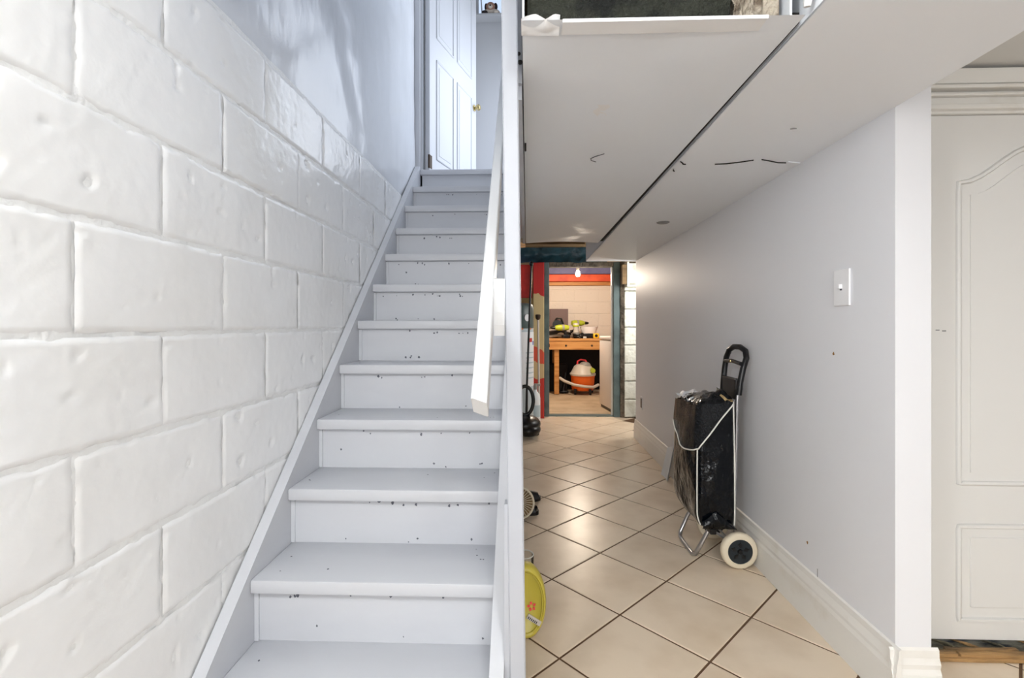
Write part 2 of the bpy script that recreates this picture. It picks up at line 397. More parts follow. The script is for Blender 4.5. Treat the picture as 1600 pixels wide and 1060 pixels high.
def profile_run(prof, p0, p1, nrm):     # sweep a baseboard profile (offset from wall, height) along p0-p1
    rings = []
    for p in (p0, p1): rings.append([(p[0] + nrm[0] * a, p[1] + nrm[1] * a, h) for a, h in prof])
    return MB().loft(rings)
BP = [(0, 0), (0.015, 0), (0.015, 0.105), (0.012, 0.118), (0.012, 0.128), (0.007, 0.150), (0.006, 0.168), (0, 0.172)]
b = struct('baseboard_right', profile_run(BP, (RW, 1.292), (RW, 4.40), (-1, 0)), 'base', 'tall white moulded baseboard along the hallway wall', 'baseboard')
b2 = struct('baseboard_wall_end', profile_run([(0, 0), (0.014, 0), (0.014, 0.10), (0.009, 0.112), (0.011, 0.125), (0.006, 0.14), (0.005, 0.16), (0, 0.166)], (0.9695, 1.314), (1.098, 1.314), (0, -1)), 'base', 'short white baseboard block wrapping the wall end by the door', 'baseboard')
obj('shoe_moulding', B(0.9695, 1.106, 1.288, 1.302, 0, 0.085, bev=0.002), 'base', b2)

# ceilings
struct('ceiling', MB().box(L, 0.535, -3.4, 0.86, ZC, ZC + 0.08).box(0.535, 2.6, -3.4, 1.68, ZC, ZC + 0.08), 'ceil', 'white painted ceiling of the basement room', 'ceiling')
uc = struct('ceiling_unfinished', B(-0.02, 1.72, 0.86, 5.5, ZC + 0.03, ZC + 0.1), 'roughwood', 'bare brown wooden floor boards above the storage doorway', 'ceiling')
for i, (y, zz) in enumerate(((3.62, 0.07), (4.02, 0.09), (4.42, 0.06))):
    obj('joist', B(-0.02, 0.53, y, y + 0.045, ZC - zz, ZC + 0.03), 'roughwood', uc)
obj('patch_board', B(0.13, 0.42, 3.74, 3.98, ZC - 0.045, ZC - 0.02), 'beige_board', uc)

# soffit beside the duct
so = MB().grid(lambda u, v: (0.537 + (RW - 0.537) * v + 0.0, -0.9 + 5.3 * u, ZS - 0.004 * u + 0.002 * noise.noise(Vector((u * 8, v * 2, 1)))), 60, 6)
so.box(0.537, RW, -0.9, 4.40, ZS + 0.003, ZC)
soffit = struct('ceiling_soffit', so, 'soffit', 'white boxed-in soffit running along the hallway beside the duct', 'soffit', smooth=40)
def ribbon(pts, w, z, mname, parent, nm, dz=0.0015):
    mb = MB(); vs = []; n = len(pts)
    for i, p in enumerate(pts):
        a = Vector(pts[max(0, i - 1)]); c = Vector(pts[min(n - 1, i + 1)]); t = (c - a).normalized(); q = Vector((-t.y, t.x))
        ww = w * (0.35 if i in (0, n - 1) else random.uniform(0.7, 1.2))
        for s_ in (1, -1):
            for d in (0, dz): vs.append((p[0] + q.x * ww * s_, p[1] + q.y * ww * s_, z - d))
    fs = []
    for i in range(n - 1):
        o = i * 4; fs += [(o + 1, o + 3, o + 7, o + 5), (o, o + 1, o + 5, o + 4), (o + 3, o + 2, o + 6, o + 7)]
    mb.add(vs, fs); return obj(nm, mb, mname, parent)
zc_ = ZS - 0.002
ribbon([(0.68, 1.755), (0.72, 1.75), (0.76, 1.735), (0.80, 1.715)], 0.0011, zc_, 'crack', soffit, 'crack', 0.004)
ribbon([(0.825, 1.71), (0.86, 1.725), (0.90, 1.745), (0.93, 1.748)], 0.001, zc_, 'crack', soffit, 'crack', 0.004)
ribbon([(0.545, 1.72), (0.556, 1.735), (0.565, 1.75), (0.575, 1.752)], 0.0016, zc_, 'crack', soffit, 'crack', 0.004)
ribbon([(0.545, 1.80), (0.55, 1.82), (0.558, 1.83)], 0.0016, zc_, 'crack', soffit, 'crack', 0.004)
ribbon([(0.93, 1.735), (0.95, 1.745), (0.98, 1.75)], 0.004, zc_, 'soffit', soffit, 'torn_tape', 0.004)
ribbon([(0.782, 1.447), (0.79, 1.444), (0.80, 1.445)], 0.0015, zc_, 'metalcap', soffit, 'paint_nick', 0.003)

# stairwell surround above the ceiling
struct('wall_stairwell_right', MB().box(-0.031, -0.013, 1.14, 2.80, ZS, 4.6), 'soffit', 'thin white partition edge above the stairs beside the duct', 'wall')
struct('wall_stairwell_front', B(L, 0.0, 0.86, 0.92, ZC, 4.6), 'wallb', 'white wall over the stair opening behind the viewer', 'wall')
struct('ceiling_stairwell', B(L - 0.1, 0.3, 0.86, 4.75, 4.6, 4.66), 'ceil', 'white ceiling over the stairwell and landing', 'ceiling')
wsh = struct('trim_stairwell_header', MB().box(-0.031, -0.012, 1.125, 1.139, 1.60, 2.0).box(-0.030, -0.013, 1.139, 3.15, ZS - 0.05, ZS - 0.001), 'post', 'rough white board edge between the stair post and the duct', 'trim')
obj('knot_hole', MB().lathe([(0.0, -0.0), (0.005, 0.0), (0.004, 0.002), (0, 0.002)], (-0.0205, 1.1225, 1.668), 10, 'Y'), 'crack', wsh)
obj('knot_hole', MB().lathe([(0.0, -0.0), (0.006, 0.0), (0.004, 0.002), (0, 0.002)], (-0.017, 1.1225, 1.648), 10, 'Y'), 'crack', wsh)

# landing with its doors
fl = struct('floor_landing', MB().box(L, 0.12, ny(12) + 0.02, 4.7, ZL - 0.2, ZL - 0.002).box(-0.04, 0.12, 2.80, ny(12) + 0.02, ZL - 0.2, ZL - 0.002), 'stair', 'grey painted landing floor at the top of the stairs', 'landing')
struct('wall_landing_left', B(L - 0.12, L - 0.02, 3.23, 4.7, ZL, 4.6), 'wallb', 'white wall left of the landing', 'wall')
wlr = MB().box(0.12, 0.17, 2.76, 2.95, ZL, 4.6).box(0.12, 0.17, 4.48, 4.7, ZL, 4.6).box(0.12, 0.17, 2.95, 4.48, ZL, ZL + 0.02).box(0.12, 0.17, 2.95, 4.48, 3.62, 4.6).box(-0.013, 0.12, 2.76, 2.80, ZL, 4.6)
struct('wall_landing_right', wlr, 'wallb', 'white wall around the side entry at the landing', 'wall')
wd = struct('window_1', MB().box(0.125, 0.15, 2.95, 3.00, ZL + 0.02, 3.62).box(0.125, 0.15, 4.43, 4.48, ZL + 0.02, 3.62).box(0.125, 0.15, 3.00, 4.43, 3.57, 3.62).box(0.125, 0.15, 3.00, 4.43, ZL + 0.02, ZL + 0.06), 'white', 'white side window letting daylight onto the landing', 'window')
obj('mullion', B(0.128, 0.148, 3.70, 3.73, ZL + 0.06, 3.57), 'white', wd)
yb, zb = 4.62, 3.985
we = MB().box(L, 0.12, yb, yb + 0.06, ZL, zb).box(L, -0.525, yb, yb + 0.06, zb, 4.6).box(-0.16, 0.12, yb, yb + 0.06, zb, 4.6).box(-0.525, -0.16, yb, yb + 0.06, 4.5, 4.6)
struct('wall_landing_end', we, 'white', 'plain white wall facing the top of the stairs', 'wall')
w2 = struct('window_2', MB().box(-0.525, -0.50, yb + 0.01, yb + 0.05, zb, 4.5, bev=0.003), 'navy', 'small high window with a navy blue frame at the landing', 'window')
obj('sash', MB().box(-0.50, -0.475, yb + 0.02, yb + 0.045, zb, 4.5).box(-0.185, -0.16, yb + 0.02, yb + 0.045, zb, 4.5).box(-0.475, -0.185, yb + 0.02, yb + 0.045, zb, zb + 0.008), 'white', w2)
obj('pane', B(-0.475, -0.185, yb + 0.03, yb + 0.034, zb + 0.008, 4.5), 'glass', w2)
obj('sill', B(-0.54, -0.15, yb - 0.11, yb + 0.02, zb - 0.02, zb, bev=0.003), 'white', w2)
obj('curtain_edge', MB().tube([(-0.46, yb + 0.01, 4.5), (-0.45, yb + 0.01, 4.2), (-0.435, yb + 0.008, zb + 0.004)], 0.006, 8), 'white', w2)

j = struct('trim_1', MB().box(L - 0.02, L + 0.03, 3.235, 3.30, ZL, 4.2, bev=0.004).box(L + 0.03, L + 0.045, 3.255, 3.30, ZL, 4.2), 'white', 'white door jamb where the block wall meets the landing', 'door jamb')
hinge_x, hinge_y = -0.690, 3.275
ang = math.atan2(0.75, 0.24)
D1 = struct('door_1', B(0, 0.79, -0.018, 0.018, 0.012, 1.98, bev=0.003), 'white', 'white panelled door standing open at the top of the stairs', 'door')
D1.location = (hinge_x, hinge_y, ZL); D1.rotation_euler = (0, 0, ang)
def panel_ring(x0, x1, z0, z1, y, r=0.008, arch=0.0):
    pts = []; n = 14
    pts += [(x0, y, z0), (x1, y, z0), (x1, y, z1)]
    if arch:
        for i in range(1, n):
            t = i / n; x = x1 + (x0 - x1) * t; s_ = sin(pi * t); e = 0.5 - 0.5 * cos(2 * pi * t)
            pts.append((x, y, z1 + arch * e))
    pts.append((x0, y, z1))
    full = []
    for i in range(len(pts)):
        a = Vector(pts[i]); c = Vector(pts[(i + 1) % len(pts)]); full += [a, a.lerp(c, 0.03), a.lerp(c, 0.97)] if (c - a).length > 0.1 else [a]
    return MB().tube(full, r, 6, closed=True)
for (x0, x1) in ((0.10, 0.36), (0.43, 0.69)):
    for (z0, z1) in ((0.12, 0.82), (0.98, 1.88)):
        obj('panel_moulding', panel_ring(x0, x1, z0, z1, -0.018), 'white', D1, smooth=60)
        obj('panel', B(x0 + 0.035, x1 - 0.035, -0.021, -0.016, z0 + 0.035, z1 - 0.035, bev=0.002), 'white', D1)
kn = obj('knob', MB().lathe([(0.0, -0.075), (0.018, -0.073), (0.026, -0.06), (0.022, -0.046), (0.010, -0.04), (0.010, -0.03), (0.026, -0.026), (0.026, -0.018)], (0.745, 0, 0.76), 20, 'Y'), 'brass', D1, smooth=50)
obj('hinge', MB().tube([(-0.004, -0.016, 0.03), (-0.004, -0.016, 0.12)], 0.008, 10).box(0, 0.03, -0.0205, -0.018, 0.03, 0.12), 'bronze', D1)

# right door with arched panel, its head trim and broken threshold
DX0, DX1, DY = 1.13, 1.95, 1.552
D2 = struct('door_2', B(DX0, DX1, DY, DY + 0.035, 0.036, 1.692, bev=0.002), 'door', 'white moulded door with an arched upper panel beside the hallway wall', 'door')
px0 = 1.36; px1 = DX1 - (px0 - DX0) + 0.12
obj('panel_moulding', panel_ring(px0, px1, 0.530, 1.478, DY, 0.008, 0.115), 'door', D2, smooth=60)
def arch_panel(x0, x1, z0, z1, arch, y):
    n = 18; top = [(x1 + (x0 - x1) * i / n, z1 + arch * (0.5 - 0.5 * cos(2 * pi * i / n))) for i in range(n + 1)]
    return MB().prism([(x0, z0), (x1, z0)] + top, y - 0.004, y + 0.002, 'Y')
obj('panel', arch_panel(px0 + 0.035, px1 - 0.035, 0.565, 1.44, 0.105, DY), 'door', D2)
obj('panel_moulding', panel_ring(px0, px1, 0.10, 0.395, DY, 0.008), 'door', D2, smooth=60)
obj('panel', B(px0 + 0.035, px1 - 0.035, DY - 0.004, DY + 0.002, 0.14, 0.36, bev=0.002), 'door', D2)
obj('scuff', B(px0 - 0.070, px0 - 0.058, DY - 0.0006, DY + 0.001, 1.012, 1.015), 'metalcap', D2)
obj('scuff', B(px0 - 0.050, px0 - 0.038, DY - 0.0006, DY + 0.001, 1.009, 1.013), 'metalcap', D2)
obj('lintel', B(DX0, DX1 + 0.2, DY - 0.01, DY + 0.05, 1.690, ZC), 'base', None) if False else None
t2 = struct('trim_2', MB().box(1.05, 2.6, DY - 0.012, DY + 0.05, 1.693, 1.826, bev=0.002), 'base', 'stacked white crown moulding above the arched-panel door', 'trim')
for z0, z1, d in ((1.700, 1.716, 0.020), (1.742, 1.752, 0.017), (1.760, 1.772, 0.030), (1.776, 1.824, 0.024)):
    obj('moulding_step', B(1.05, 2.6, DY - 0.012 - d, DY - 0.005, z0, z1, bev=0.004), 'base', t2)
struct('wall_door_side', MB().box(1.081, DX0 - 0.003, DY, DY + 0.10, 0, 1.693).box(DX1 + 0.003, 2.6, DY, DY + 0.1, 0, ZC), 'wallb', 'wall around the arched-panel door', 'wall')
th = struct('trim_3', B(1.09, 2.05, 1.522, 1.60, 0.0, 0.012), 'moss', 'broken splintered wood threshold under the arched-panel door', 'threshold')
rr = random.Random(3)
for (x0, x1, y, z, w) in ((1.10, 1.32, 1.506, 0.010, 0.020), (1.33, 2.05, 1.508, 0.009, 0.018), (1.16, 2.05, 1.499, 0.001, 0.013), (1.30, 1.52, 1.526, 0.013, 0.010)):
    n = 16
    mb = MB(); rings = []
    for i in range(n + 1):
        x = x0 + (x1 - x0) * i / n; e = 0.004 * noise.noise(Vector((x * 30, y * 40, 1))); q = 0.003 * noise.noise(Vector((x * 25, 7, 1)))
        rings.append([(x, y + e, z), (x, y + w, z), (x, y + w, z + 0.011 + q), (x, y + e, z + 0.010 + q)])
    obj('splinter', mb.loft(rings), 'ply', th)
for i in range(9):
    x = 1.13 + i * 0.085 + rr.uniform(-0.02, 0.02); obj('splinter', MB().tube([(x, 1.59, 0.014), (x + 0.03, 1.56, 0.017), (x + rr.uniform(0.04, 0.08), 1.527, 0.015)], [0.002, 0.005, 0.002], 6), 'ply' if i % 2 else 'moss', th)
obj('paint_nick', B(1.31, 1.33, 1.33, 1.335, ZC - 0.003, ZC + 0.001), 'mark', bpy.data.objects['ceiling'])

# room behind the viewer
struct('wall_back', B(L - 0.1, 2.7, -3.5, -3.4, 0, ZC), 'wallb', 'white wall of the room behind the viewer', 'wall')
struct('wall_room_right', B(2.6, 2.7, -3.4, 1.68, 0, ZC), 'wallb', 'white side wall of the room behind the viewer', 'wall')

# far wall with the storage doorway
YF = 5.395
fw = MB().box(L, 0.185, YF, YF + 0.1, 0, ZC + 0.03).box(0.185, 1.05, YF, YF + 0.1, 1.735, ZC + 0.03)
struct('wall_far', fw, 'beige_board', 'beige boarded wall around the storage doorway', 'wall')
fr_ = struct('trim_4', MB().box(0.188, 0.246, YF - 0.03, YF + 0.1, 0, 1.735, bev=0.006), 'teal', 'worn teal door frame of the storage doorway', 'door frame')
obj('jamb', B(0.962, 1.035, YF - 0.03, YF + 0.1, 0, 1.735, bev=0.006), 'teal', fr_)
obj('head', B(0.246, 0.962, YF - 0.03, YF + 0.1, 1.682, 1.735, bev=0.006), 'rough_conc', fr_)
obj('sill', B(0.246, 0.962, YF - 0.01, YF + 0.1, -0.01, 0.012, bev=0.003), 'teal', fr_)
obj('stop', B(0.945, 0.962, YF + 0.02, YF + 0.05, 0.012, 1.682), 'base', fr_)
obj('strike_plate', B(0.240, 0.250, YF - 0.034, YF - 0.01, 0.78, 0.82), 'black', fr_)
rc = MB(); rings = []
for i in range(25):
    z = 1.735 * i / 24; w = 1.082 + 0.02 * noise.noise(Vector((z * 6, 1, 1))) + (0.02 if z < 0.25 else 0)
    rings.append([(1.035, YF + 0.1, z), (1.035, YF - 0.045 - 0.015 * noise.noise(Vector((z * 8, 4, 1))), z), (w, YF - 0.075, z), (w + 0.02, YF + 0.1, z)])
struct('trim_5', rc.loft(rings), 'rough_conc', 'ragged strip of bare concrete beside the teal door frame', 'concrete edge', smooth=50)
wfr = struct('wall_far_right', B(1.07, 1.62, YF - 0.06, YF + 0.1, 0, ZC + 0.03), 'rough_conc', 'old white painted block pier right of the storage doorway', 'wall')
fbm = []
for s_ in range(4):
    me = block_mesh(100 + s_).copy(); me.materials.clear(); me.materials.append(M['farblock'])
    me.transform(Matrix.Rotation(-pi / 2, 4, 'Z') @ Matrix.Diagonal((2.2, 1, 1, 1)))
    fbm.append(me)
for c in range(8):
    for i in range(2):
        obj('block', fbm[(c + i) % 4], 'farblock', wfr, loc=(1.075 + 0.39 * i - (0.0 if c % 2 else 0.16) * (i > 0), YF - 0.078 - 0.002 * (i == 0), 0.01 + 0.2 * c))
shelf = thing('wall_shelf', 'white open box shelf fixed above the white block pier', 'shelf', (1.07, 5.16, 1.44))
obj('bottom', B(0.0, 0.46, 0, 0.15, 0, 0.022, bev=0.003), 'farblock', shelf)
obj('side', B(0.0, 0.022, 0, 0.15, 0.022, 0.27, bev=0.003), 'farblock', shelf)
obj('side', B(0.44, 0.46, 0, 0.15, 0.022, 0.27, bev=0.003), 'farblock', shelf)
obj('back', B(0.022, 0.44, 0.14, 0.15, 0.022, 0.27), 'farblock', shelf)
obj('cleat', B(-0.05, -0.004, 0.0, 0.06, 0.03, 0.24, bev=0.004), 'roughwood', shelf)

# storage room behind the doorway
struct('floor_storage', B(-0.7, 2.3, YF + 0.02, 8.0, -0.12, -0.004), 'concrete', 'bare concrete floor of the storage room', 'floor')
wsb = struct('wall_storage_back', B(-0.7, 2.3, 7.86, 8.0, 0, 1.96), 'warmblock', 'pale concrete block wall behind the workbench', 'wall')
wbm = block_mesh(220).copy(); wbm.materials.clear(); wbm.materials.append(M['warmblock']); wbm.transform(Matrix.Rotation(-pi / 2, 4, 'Z'))
for c in range(3, 9):
    for i in range(4):
        obj('block', wbm, 'warmblock', wsb, loc=(0.18 + 0.392 * i - (0.196 if c % 2 else 0), 7.853, 0.012 + 0.2 * c))
struct('wall_storage_left', B(-0.8, -0.7, YF + 0.1, 8.0, 0, 1.96), 'warmblock', 'left wall of the storage room', 'wall')
struct('wall_storage_right', B(2.3, 2.4, YF + 0.1, 8.0, 0, 1.96), 'warmblock', 'right wall of the storage room', 'wall')
struct('ceiling_storage', B(-0.8, 2.4, YF + 0.1, 8.0, 1.98, 2.05), 'roughwood', 'wooden ceiling of the storage room', 'ceiling')
tag(obj('ceiling_beam', B(-0.7, 2.3, 7.62, 7.74, 1.725, 1.835, bev=0.006), 'orange'), 'orange red beam crossing above the workbench', 'beam')
tag(obj('ceiling_beam', B(-0.7, 2.3, 7.60, 7.76, 1.84, 1.98, bev=0.006), 'purple'), 'purple blue beam above the orange one in the storage room', 'beam')
tag(obj('sill_plate', B(-0.7, 2.3, 7.70, 7.85, 1.668, 1.722, bev=0.004), 'wood'), 'bare wooden plate under the orange beam on the back wall', 'beam')

# ================================================================== THE STAIRS
st = thing('staircase', 'light grey painted wooden staircase rising along the block wall', 'staircase', (0, 0, 0))
XL, XR = -0.728, -0.086
def stringer(x0, x1):
    sl = RISE / RUN; zt = lambda y: nose(y) + 0.022
    y0 = Y2 - (Z2 + 0.022) / sl
    yb0 = y0 + 0.33
    yt = ny(12) + 0.02
    return MB().prism([(y0, 0), (yb0, 0), (yt, (yt - yb0) * sl), (yt, zt(yt) if zt(yt) < ZL + 0.02 else ZL + 0.02), (yt - 0.02, ZL + 0.02)], x0, x1, 'X')
obj('stringer', stringer(L + 0.004, XL), 'stair', st)
obj('stringer', stringer(XR, -0.053), 'stair', st)
def wav(x, s): return noise.noise(Vector((x * 5, s * 3.1, 0.5)))
rs = random.Random(11)
for k in range(1, 13):
    y = ny(k); z = nz(k)
    back = y + RUN + 0.045 if k < 12 else y + 0.09
    t = obj('tread', B(XL, XR, y, back, z - 0.036, z, bev=0.005), 'stair', st, smooth=40)
    zl = nz(k - 1) if k > 1 else 0.0
    r = obj('riser', B(XL + 0.002, XR, y + 0.026, y + 0.044, zl, z - 0.036), 'stair', st)
    obj('corner_strip', B(XL + 0.0005, XL + 0.012, y + 0.020, y + 0.026, zl + 0.001, z - 0.037), 'stair', r)
    # nail dents and paint chips
    for i in range(rs.randint(8, 14)):
        x = rs.uniform(XL + 0.04, XR - 0.02)
        zz = (z - 0.036 - rs.uniform(0.006, 0.020)) if rs.random() < 0.62 else (zl + rs.uniform(0.004, 0.02) if rs.random() < 0.8 else rs.uniform(zl + 0.03, z - 0.06))
        q = rs.uniform(0.0022, 0.0056); n = 7
        pts = [(x + q * cos(2 * pi * a / n) * rs.uniform(0.5, 1.2), y + 0.0255, zz + q * sin(2 * pi * a / n) * rs.uniform(0.6, 1.4)) for a in range(n)]
        obj('nail_dent', MB().add(pts + [(x, y + 0.0248, zz)], [(a, (a + 1) % n, n) for a in range(n)]), 'mark', r)
    if k <= 5:
        for i in range(rs.randint(4, 7)):
            x = rs.choice([rs.uniform(XL + 0.02, XL + 0.07), rs.uniform(XR - 0.08, XR - 0.02), rs.uniform(XL, XR - 0.01)]); yy = rs.uniform(y + 0.015, y + RUN); q = rs.uniform(0.002, 0.004); n = 7
            pts = [(x + q * cos(2 * pi * a / n) * rs.uniform(0.5, 1.2), yy + q * sin(2 * pi * a / n) * rs.uniform(0.6, 1.2), z + 0.0003) for a in range(n)]
            obj('nail_dent', MB().add(pts + [(x, yy, z + 0.0009)], [(a, (a + 1) % n, n) for a in range(n)]), 'mark', t)
tag(obj('door_threshold', MB().box(XL + 0.0, 0.0, ny(12) + 0.10, ny(12) + 0.16, ZL - 0.001, ZL + 0.022, bev=0.006), 'stair'), 'grey painted wooden threshold strip on the landing edge', 'threshold')

# post, slightly out of plumb
post = thing('stair_post', 'tall white painted wooden post standing at the stair edge', 'post', (0, 0, 0))
def post_mesh():
    rings = []
    for z in (0.0, 0.5, 1.0, 1.5, 2.0, 2.3):
        xa = -0.0375 - 0.0125 * z; xb = xa + 0.0365
        b_ = 0.003
        rings.append([(xa + b_, 1.084, z), (xb - b_, 1.084, z), (xb, 1.087, z), (xb, 1.121, z), (xa, 1.121, z), (xa, 1.087, z)])
    return MB().loft(rings)
obj('shaft', post_mesh(), 'post', post)
obj('filler_strip', B(-0.0525, -0.040, 1.09, 1.12, 0.0, 0.62), 'post', post)

rail = thing('handrail', 'white wooden handrail sloping up beside the post', 'handrail', (0, 0, 0))
def rail_mesh():
    a = Vector((-0.086, 0.845, 0.900)); c = Vector((-0.128, 3.05, 2.935))
    d = (c - a).normalized(); rt = d.cross(Vector((0, 0, 1))).normalized(); up = rt.cross(d)
    w, h, bv = 0.0145, 0.062, 0.003
    prof = [(-w + bv, 0), (w - bv, 0), (w, -bv), (w, -h + bv), (w - bv, -h), (-w + bv, -h), (-w, -h + bv), (-w, -bv)]
    rings = []
    for p, cut in ((a, 1), (c, 0)):
        rings.append([tuple(p + rt * x + up * y + d * (cut * ((-y) * 0.25 + (0.010 if x > 0 else -0.0) * (1 if cut else 0) * -1)) ) for x, y in prof])
    return MB().loft(rings)
obj('rail', rail_mesh(), 'rail', rail)
obj('bracket', MB().prism([(1.085, 1.135), (1.12, 1.14), (1.12, 1.01), (1.10, 1.005), (1.09, 1.03), (1.085, 1.06)], -0.0765, -0.0515, 'X'), 'rail', rail)
obj('bracket', B(-0.105, -0.031, 2.72, 2.76, 2.52, 2.585, bev=0.003), 'rail', rail)

# ================================================================== DUCT
du = thing('air_duct', 'large white painted sheet metal duct hanging under the ceiling', 'duct', (0, 0, ZS))
X0, X1 = -0.010, 0.526
def dbot(u, v):
    y = 0.92 + 2.51 * u; x = X0 + (X1 - 0.02 * u - X0) * v
    c = 0.008 * noise.noise(Vector((x * 4, y * 2.5, 2))) + 0.002 * noise.noise(Vector((x * 12, y * 8, 4)))
    e = min(v, 1 - v, u * 4, (1 - u) * 4); c *= min(1, e * 6)
    if u > 0.9: c += 0.01 * (u - 0.9) * 10 * sin(pi * v)
    return (x, y, -0.0 + c)
obj('bottom_sheet', MB().grid(dbot, 70, 24), 'duct', du, smooth=80)
obj('side_sheet', B(X0, X0 + 0.004, 0.93, 3.42, 0.002, 0.21), 'duct', du)
obj('side_sheet', B(X1 - 0.024, X1 - 0.02, 0.93, 3.42, 0.004, 0.21), 'duct', du)
obj('gap_shade_strip', B(0.503, 0.5365, 0.96, 3.42, 0.010, 0.03), 'crack', du)  # dark strip added so the gap beside the duct reads as shade
obj('end_sheet', B(X0 + 0.004, X1 - 0.024, 3.39, 3.395, 0.012, 0.21), 'duct', du)
def tp(u, v):
    x = 0.068 + 0.39 * u; y = 0.922 + 0.040 * v
    return (x, y, -0.004 - 0.0015 * noise.noise(Vector((x * 10, y * 20, 3))))
obj('tape_strip', MB().grid(tp, 20, 4).grid(lambda u, v: (0.068 + 0.39 * u, 0.922 - 0.001 * v, -0.004 + 0.006 * v), 8, 1), 'tape', du, smooth=60)
def cr(u, v):
    x = X0 - 0.002 + 0.075 * u; y = 0.918 + 0.045 * v
    return (x, y, -0.003 - 0.007 * abs(noise.noise(Vector((x * 22, y * 22, 8)))) + 0.014 * (1 - v) * (1 - v) * (0.4 + 0.6 * abs(sin(u * 5))))
obj('crumpled_foil', MB().grid(cr, 16, 14), 'tape', du, smooth=80)
obj('tape_patch', MB().grid(lambda u, v: (0.185 + 0.03 * u + 0.006 * sin(v * 9), 1.272 + 0.075 * v, -0.003 - 0.003 * abs(noise.noise(Vector((u * 5, v * 5, 3))))), 6, 8), 'tape', du, smooth=60)
ribbon([(0.262, 1.635), (0.235, 1.66), (0.222, 1.68), (0.226, 1.70), (0.245, 1.716)], 0.0016, ZS - 0.003, 'mark', du, 'scratch', 0.002).location.z = -ZS
obj('scratch', MB().tube([(X0 + 0.004, 1.54, -0.002), (X0 + 0.004, 1.60, -0.003)], 0.003, 6), 'crack', du)
tag(obj('insulation', MB().grid(lambda u, v: (0.0 + 0.40 * u, 0.955 + 0.015 * noise.noise(Vector((u * 9, v * 5, 1))), ZS + 0.006 + 0.2 * v), 20, 8).box(0.0, 0.40, 0.975, 1.05, ZS + 0.008, ZC), 'insul'), 'dark fibrous insulation stuffed into the near end of the duct', 'insulation')
tag(obj('insulation', MB().grid(lambda u, v: (0.40 + 0.09 * u, 0.948 + 0.02 * noise.noise(Vector((u * 9, v * 5, 6))), ZS + 0.006 + 0.2 * v), 10, 8).box(0.40, 0.49, 0.975, 1.05, ZS + 0.008, ZC), 'rock'), 'pale crumbly insulation beside the dark one above the duct', 'insulation')
tag(obj('insulation_roll', MB().tube([(0.518, 0.885, ZC), (0.518, 0.89, ZS + 0.12), (0.519, 0.895, ZS + 0.05), (0.520, 0.905, ZS + 0.005)], [0.012, 0.014, 0.013, 0.006], 10), 'tape', smooth=60), 'white wrapped pipe end between the duct and the soffit', 'pipe')
tag(obj('ceiling_cap', MB().lathe([(0, -0.006), (0.030, -0.006), (0.036, -0.003), (0.037, 0.0)], (0.771, 2.741, ZS - 0.0025), 24), 'metalcap', smooth=50), 'small round grey cover plate on the soffit', 'cover plate')

# ================================================================== HALL THINGS
sw = thing('light_switch', 'white toggle light switch on the pale hallway wall', 'light switch', (RW, 1.526, 1.147))
obj('plate', B(-0.006, 0, -0.037, 0.037, -0.057, 0.057, bev=0.0025), 'switchm', sw)
obj('toggle', MB().box(-0.016, -0.005, -0.005, 0.005, -0.004, 0.010, bev=0.002), 'switchm', sw)
obj('slot', B(-0.0066, -0.005, -0.0045, 0.0045, -0.009, 0.004), 'mark', sw)
ou = thing('wall_outlet', 'small dark wall outlet low at the far end of the hallway wall', 'outlet', (RW, 4.155, 0.356))
obj('plate', B(-0.005, 0, -0.035, 0.035, -0.055, 0.055, bev=0.002), 'wallr', ou)
obj('socket', B(-0.007, -0.004, -0.02, 0.02, -0.04, 0.04, bev=0.001), 'black', ou)
tag(obj('plastic_sheet', MB().grid(lambda u, v: (0.915 + 0.045 * v + 0.008 * sin(u * 3), 3.16 + 0.15 * u, 0.004 + (0.235 - 0.05 * u) * v), 8, 8).grid(lambda u, v: (0.921 + 0.045 * v + 0.008 * sin(u * 3), 3.16 + 0.15 * u, 0.004 + (0.235 - 0.05 * u) * v), 8, 8), 'paper', smooth=60), 'thin white plastic sheet leaning on the baseboard behind the trolley', 'sheet')

# ---------------- shopping trolley
ct = thing('shopping_trolley', 'black vinyl shopping trolley with white piping parked against the wall', 'shopping trolley', (0.894, 2.05, 0))
ox, oy = 0.894, 2.05
def C(p): return (p[0] - ox, p[1] - oy, p[2])
def wheel(yc):
    w = obj('wheel', MB().lathe([(0.052, -0.017), (0.066, -0.017), (0.073, -0.013), (0.076, -0.005), (0.076, 0.005), (0.073, 0.013), (0.066, 0.017), (0.052, 0.017), (0.050, 0.0), (0.052, -0.017)], C((0.894, yc, 0.076)), 40, 'Y'), 'cream', ct, smooth=40)
    obj('hub', MB().lathe([(0.0, -0.013), (0.050, -0.013), (0.053, -0.016), (0.053, 0.014), (0.0, 0.014)], C((0.894, yc, 0.076)), 32, 'Y'), 'hub', w, smooth=40)
    for i in range(5):
        a = 2 * pi * i / 5 + 0.3; q = C((0.894, yc, 0.076))
        d = Vector((cos(a), 0, sin(a))); e = Vector((-sin(a), 0, cos(a)))
        c0 = Vector(q) + d * 0.026; ps = [c0 + d * 0.014, c0 + e * 0.009, c0 - d * 0.012, c0 - e * 0.009]
        obj('spoke_recess', MB().add([tuple(p + Vector((0, -0.0125, 0))) for p in ps] + [tuple(p + Vector((0, -0.0155, 0))) for p in ps], [(4, 5, 6, 7), (0, 1, 5, 4), (1, 2, 6, 5), (2, 3, 7, 6), (3, 0, 4, 7)]), 'black', w)
    obj('cap', MB().lathe([(0.0, -0.021), (0.009, -0.020), (0.011, -0.013)], C((0.894, yc, 0.076)), 16, 'Y'), 'black', w, smooth=40)
wheel(2.05); wheel(2.335)
obj('axle', MB().tube([C((0.894, 2.05, 0.076)), C((0.894, 2.335, 0.076))], 0.005, 10), 'chrome', ct)
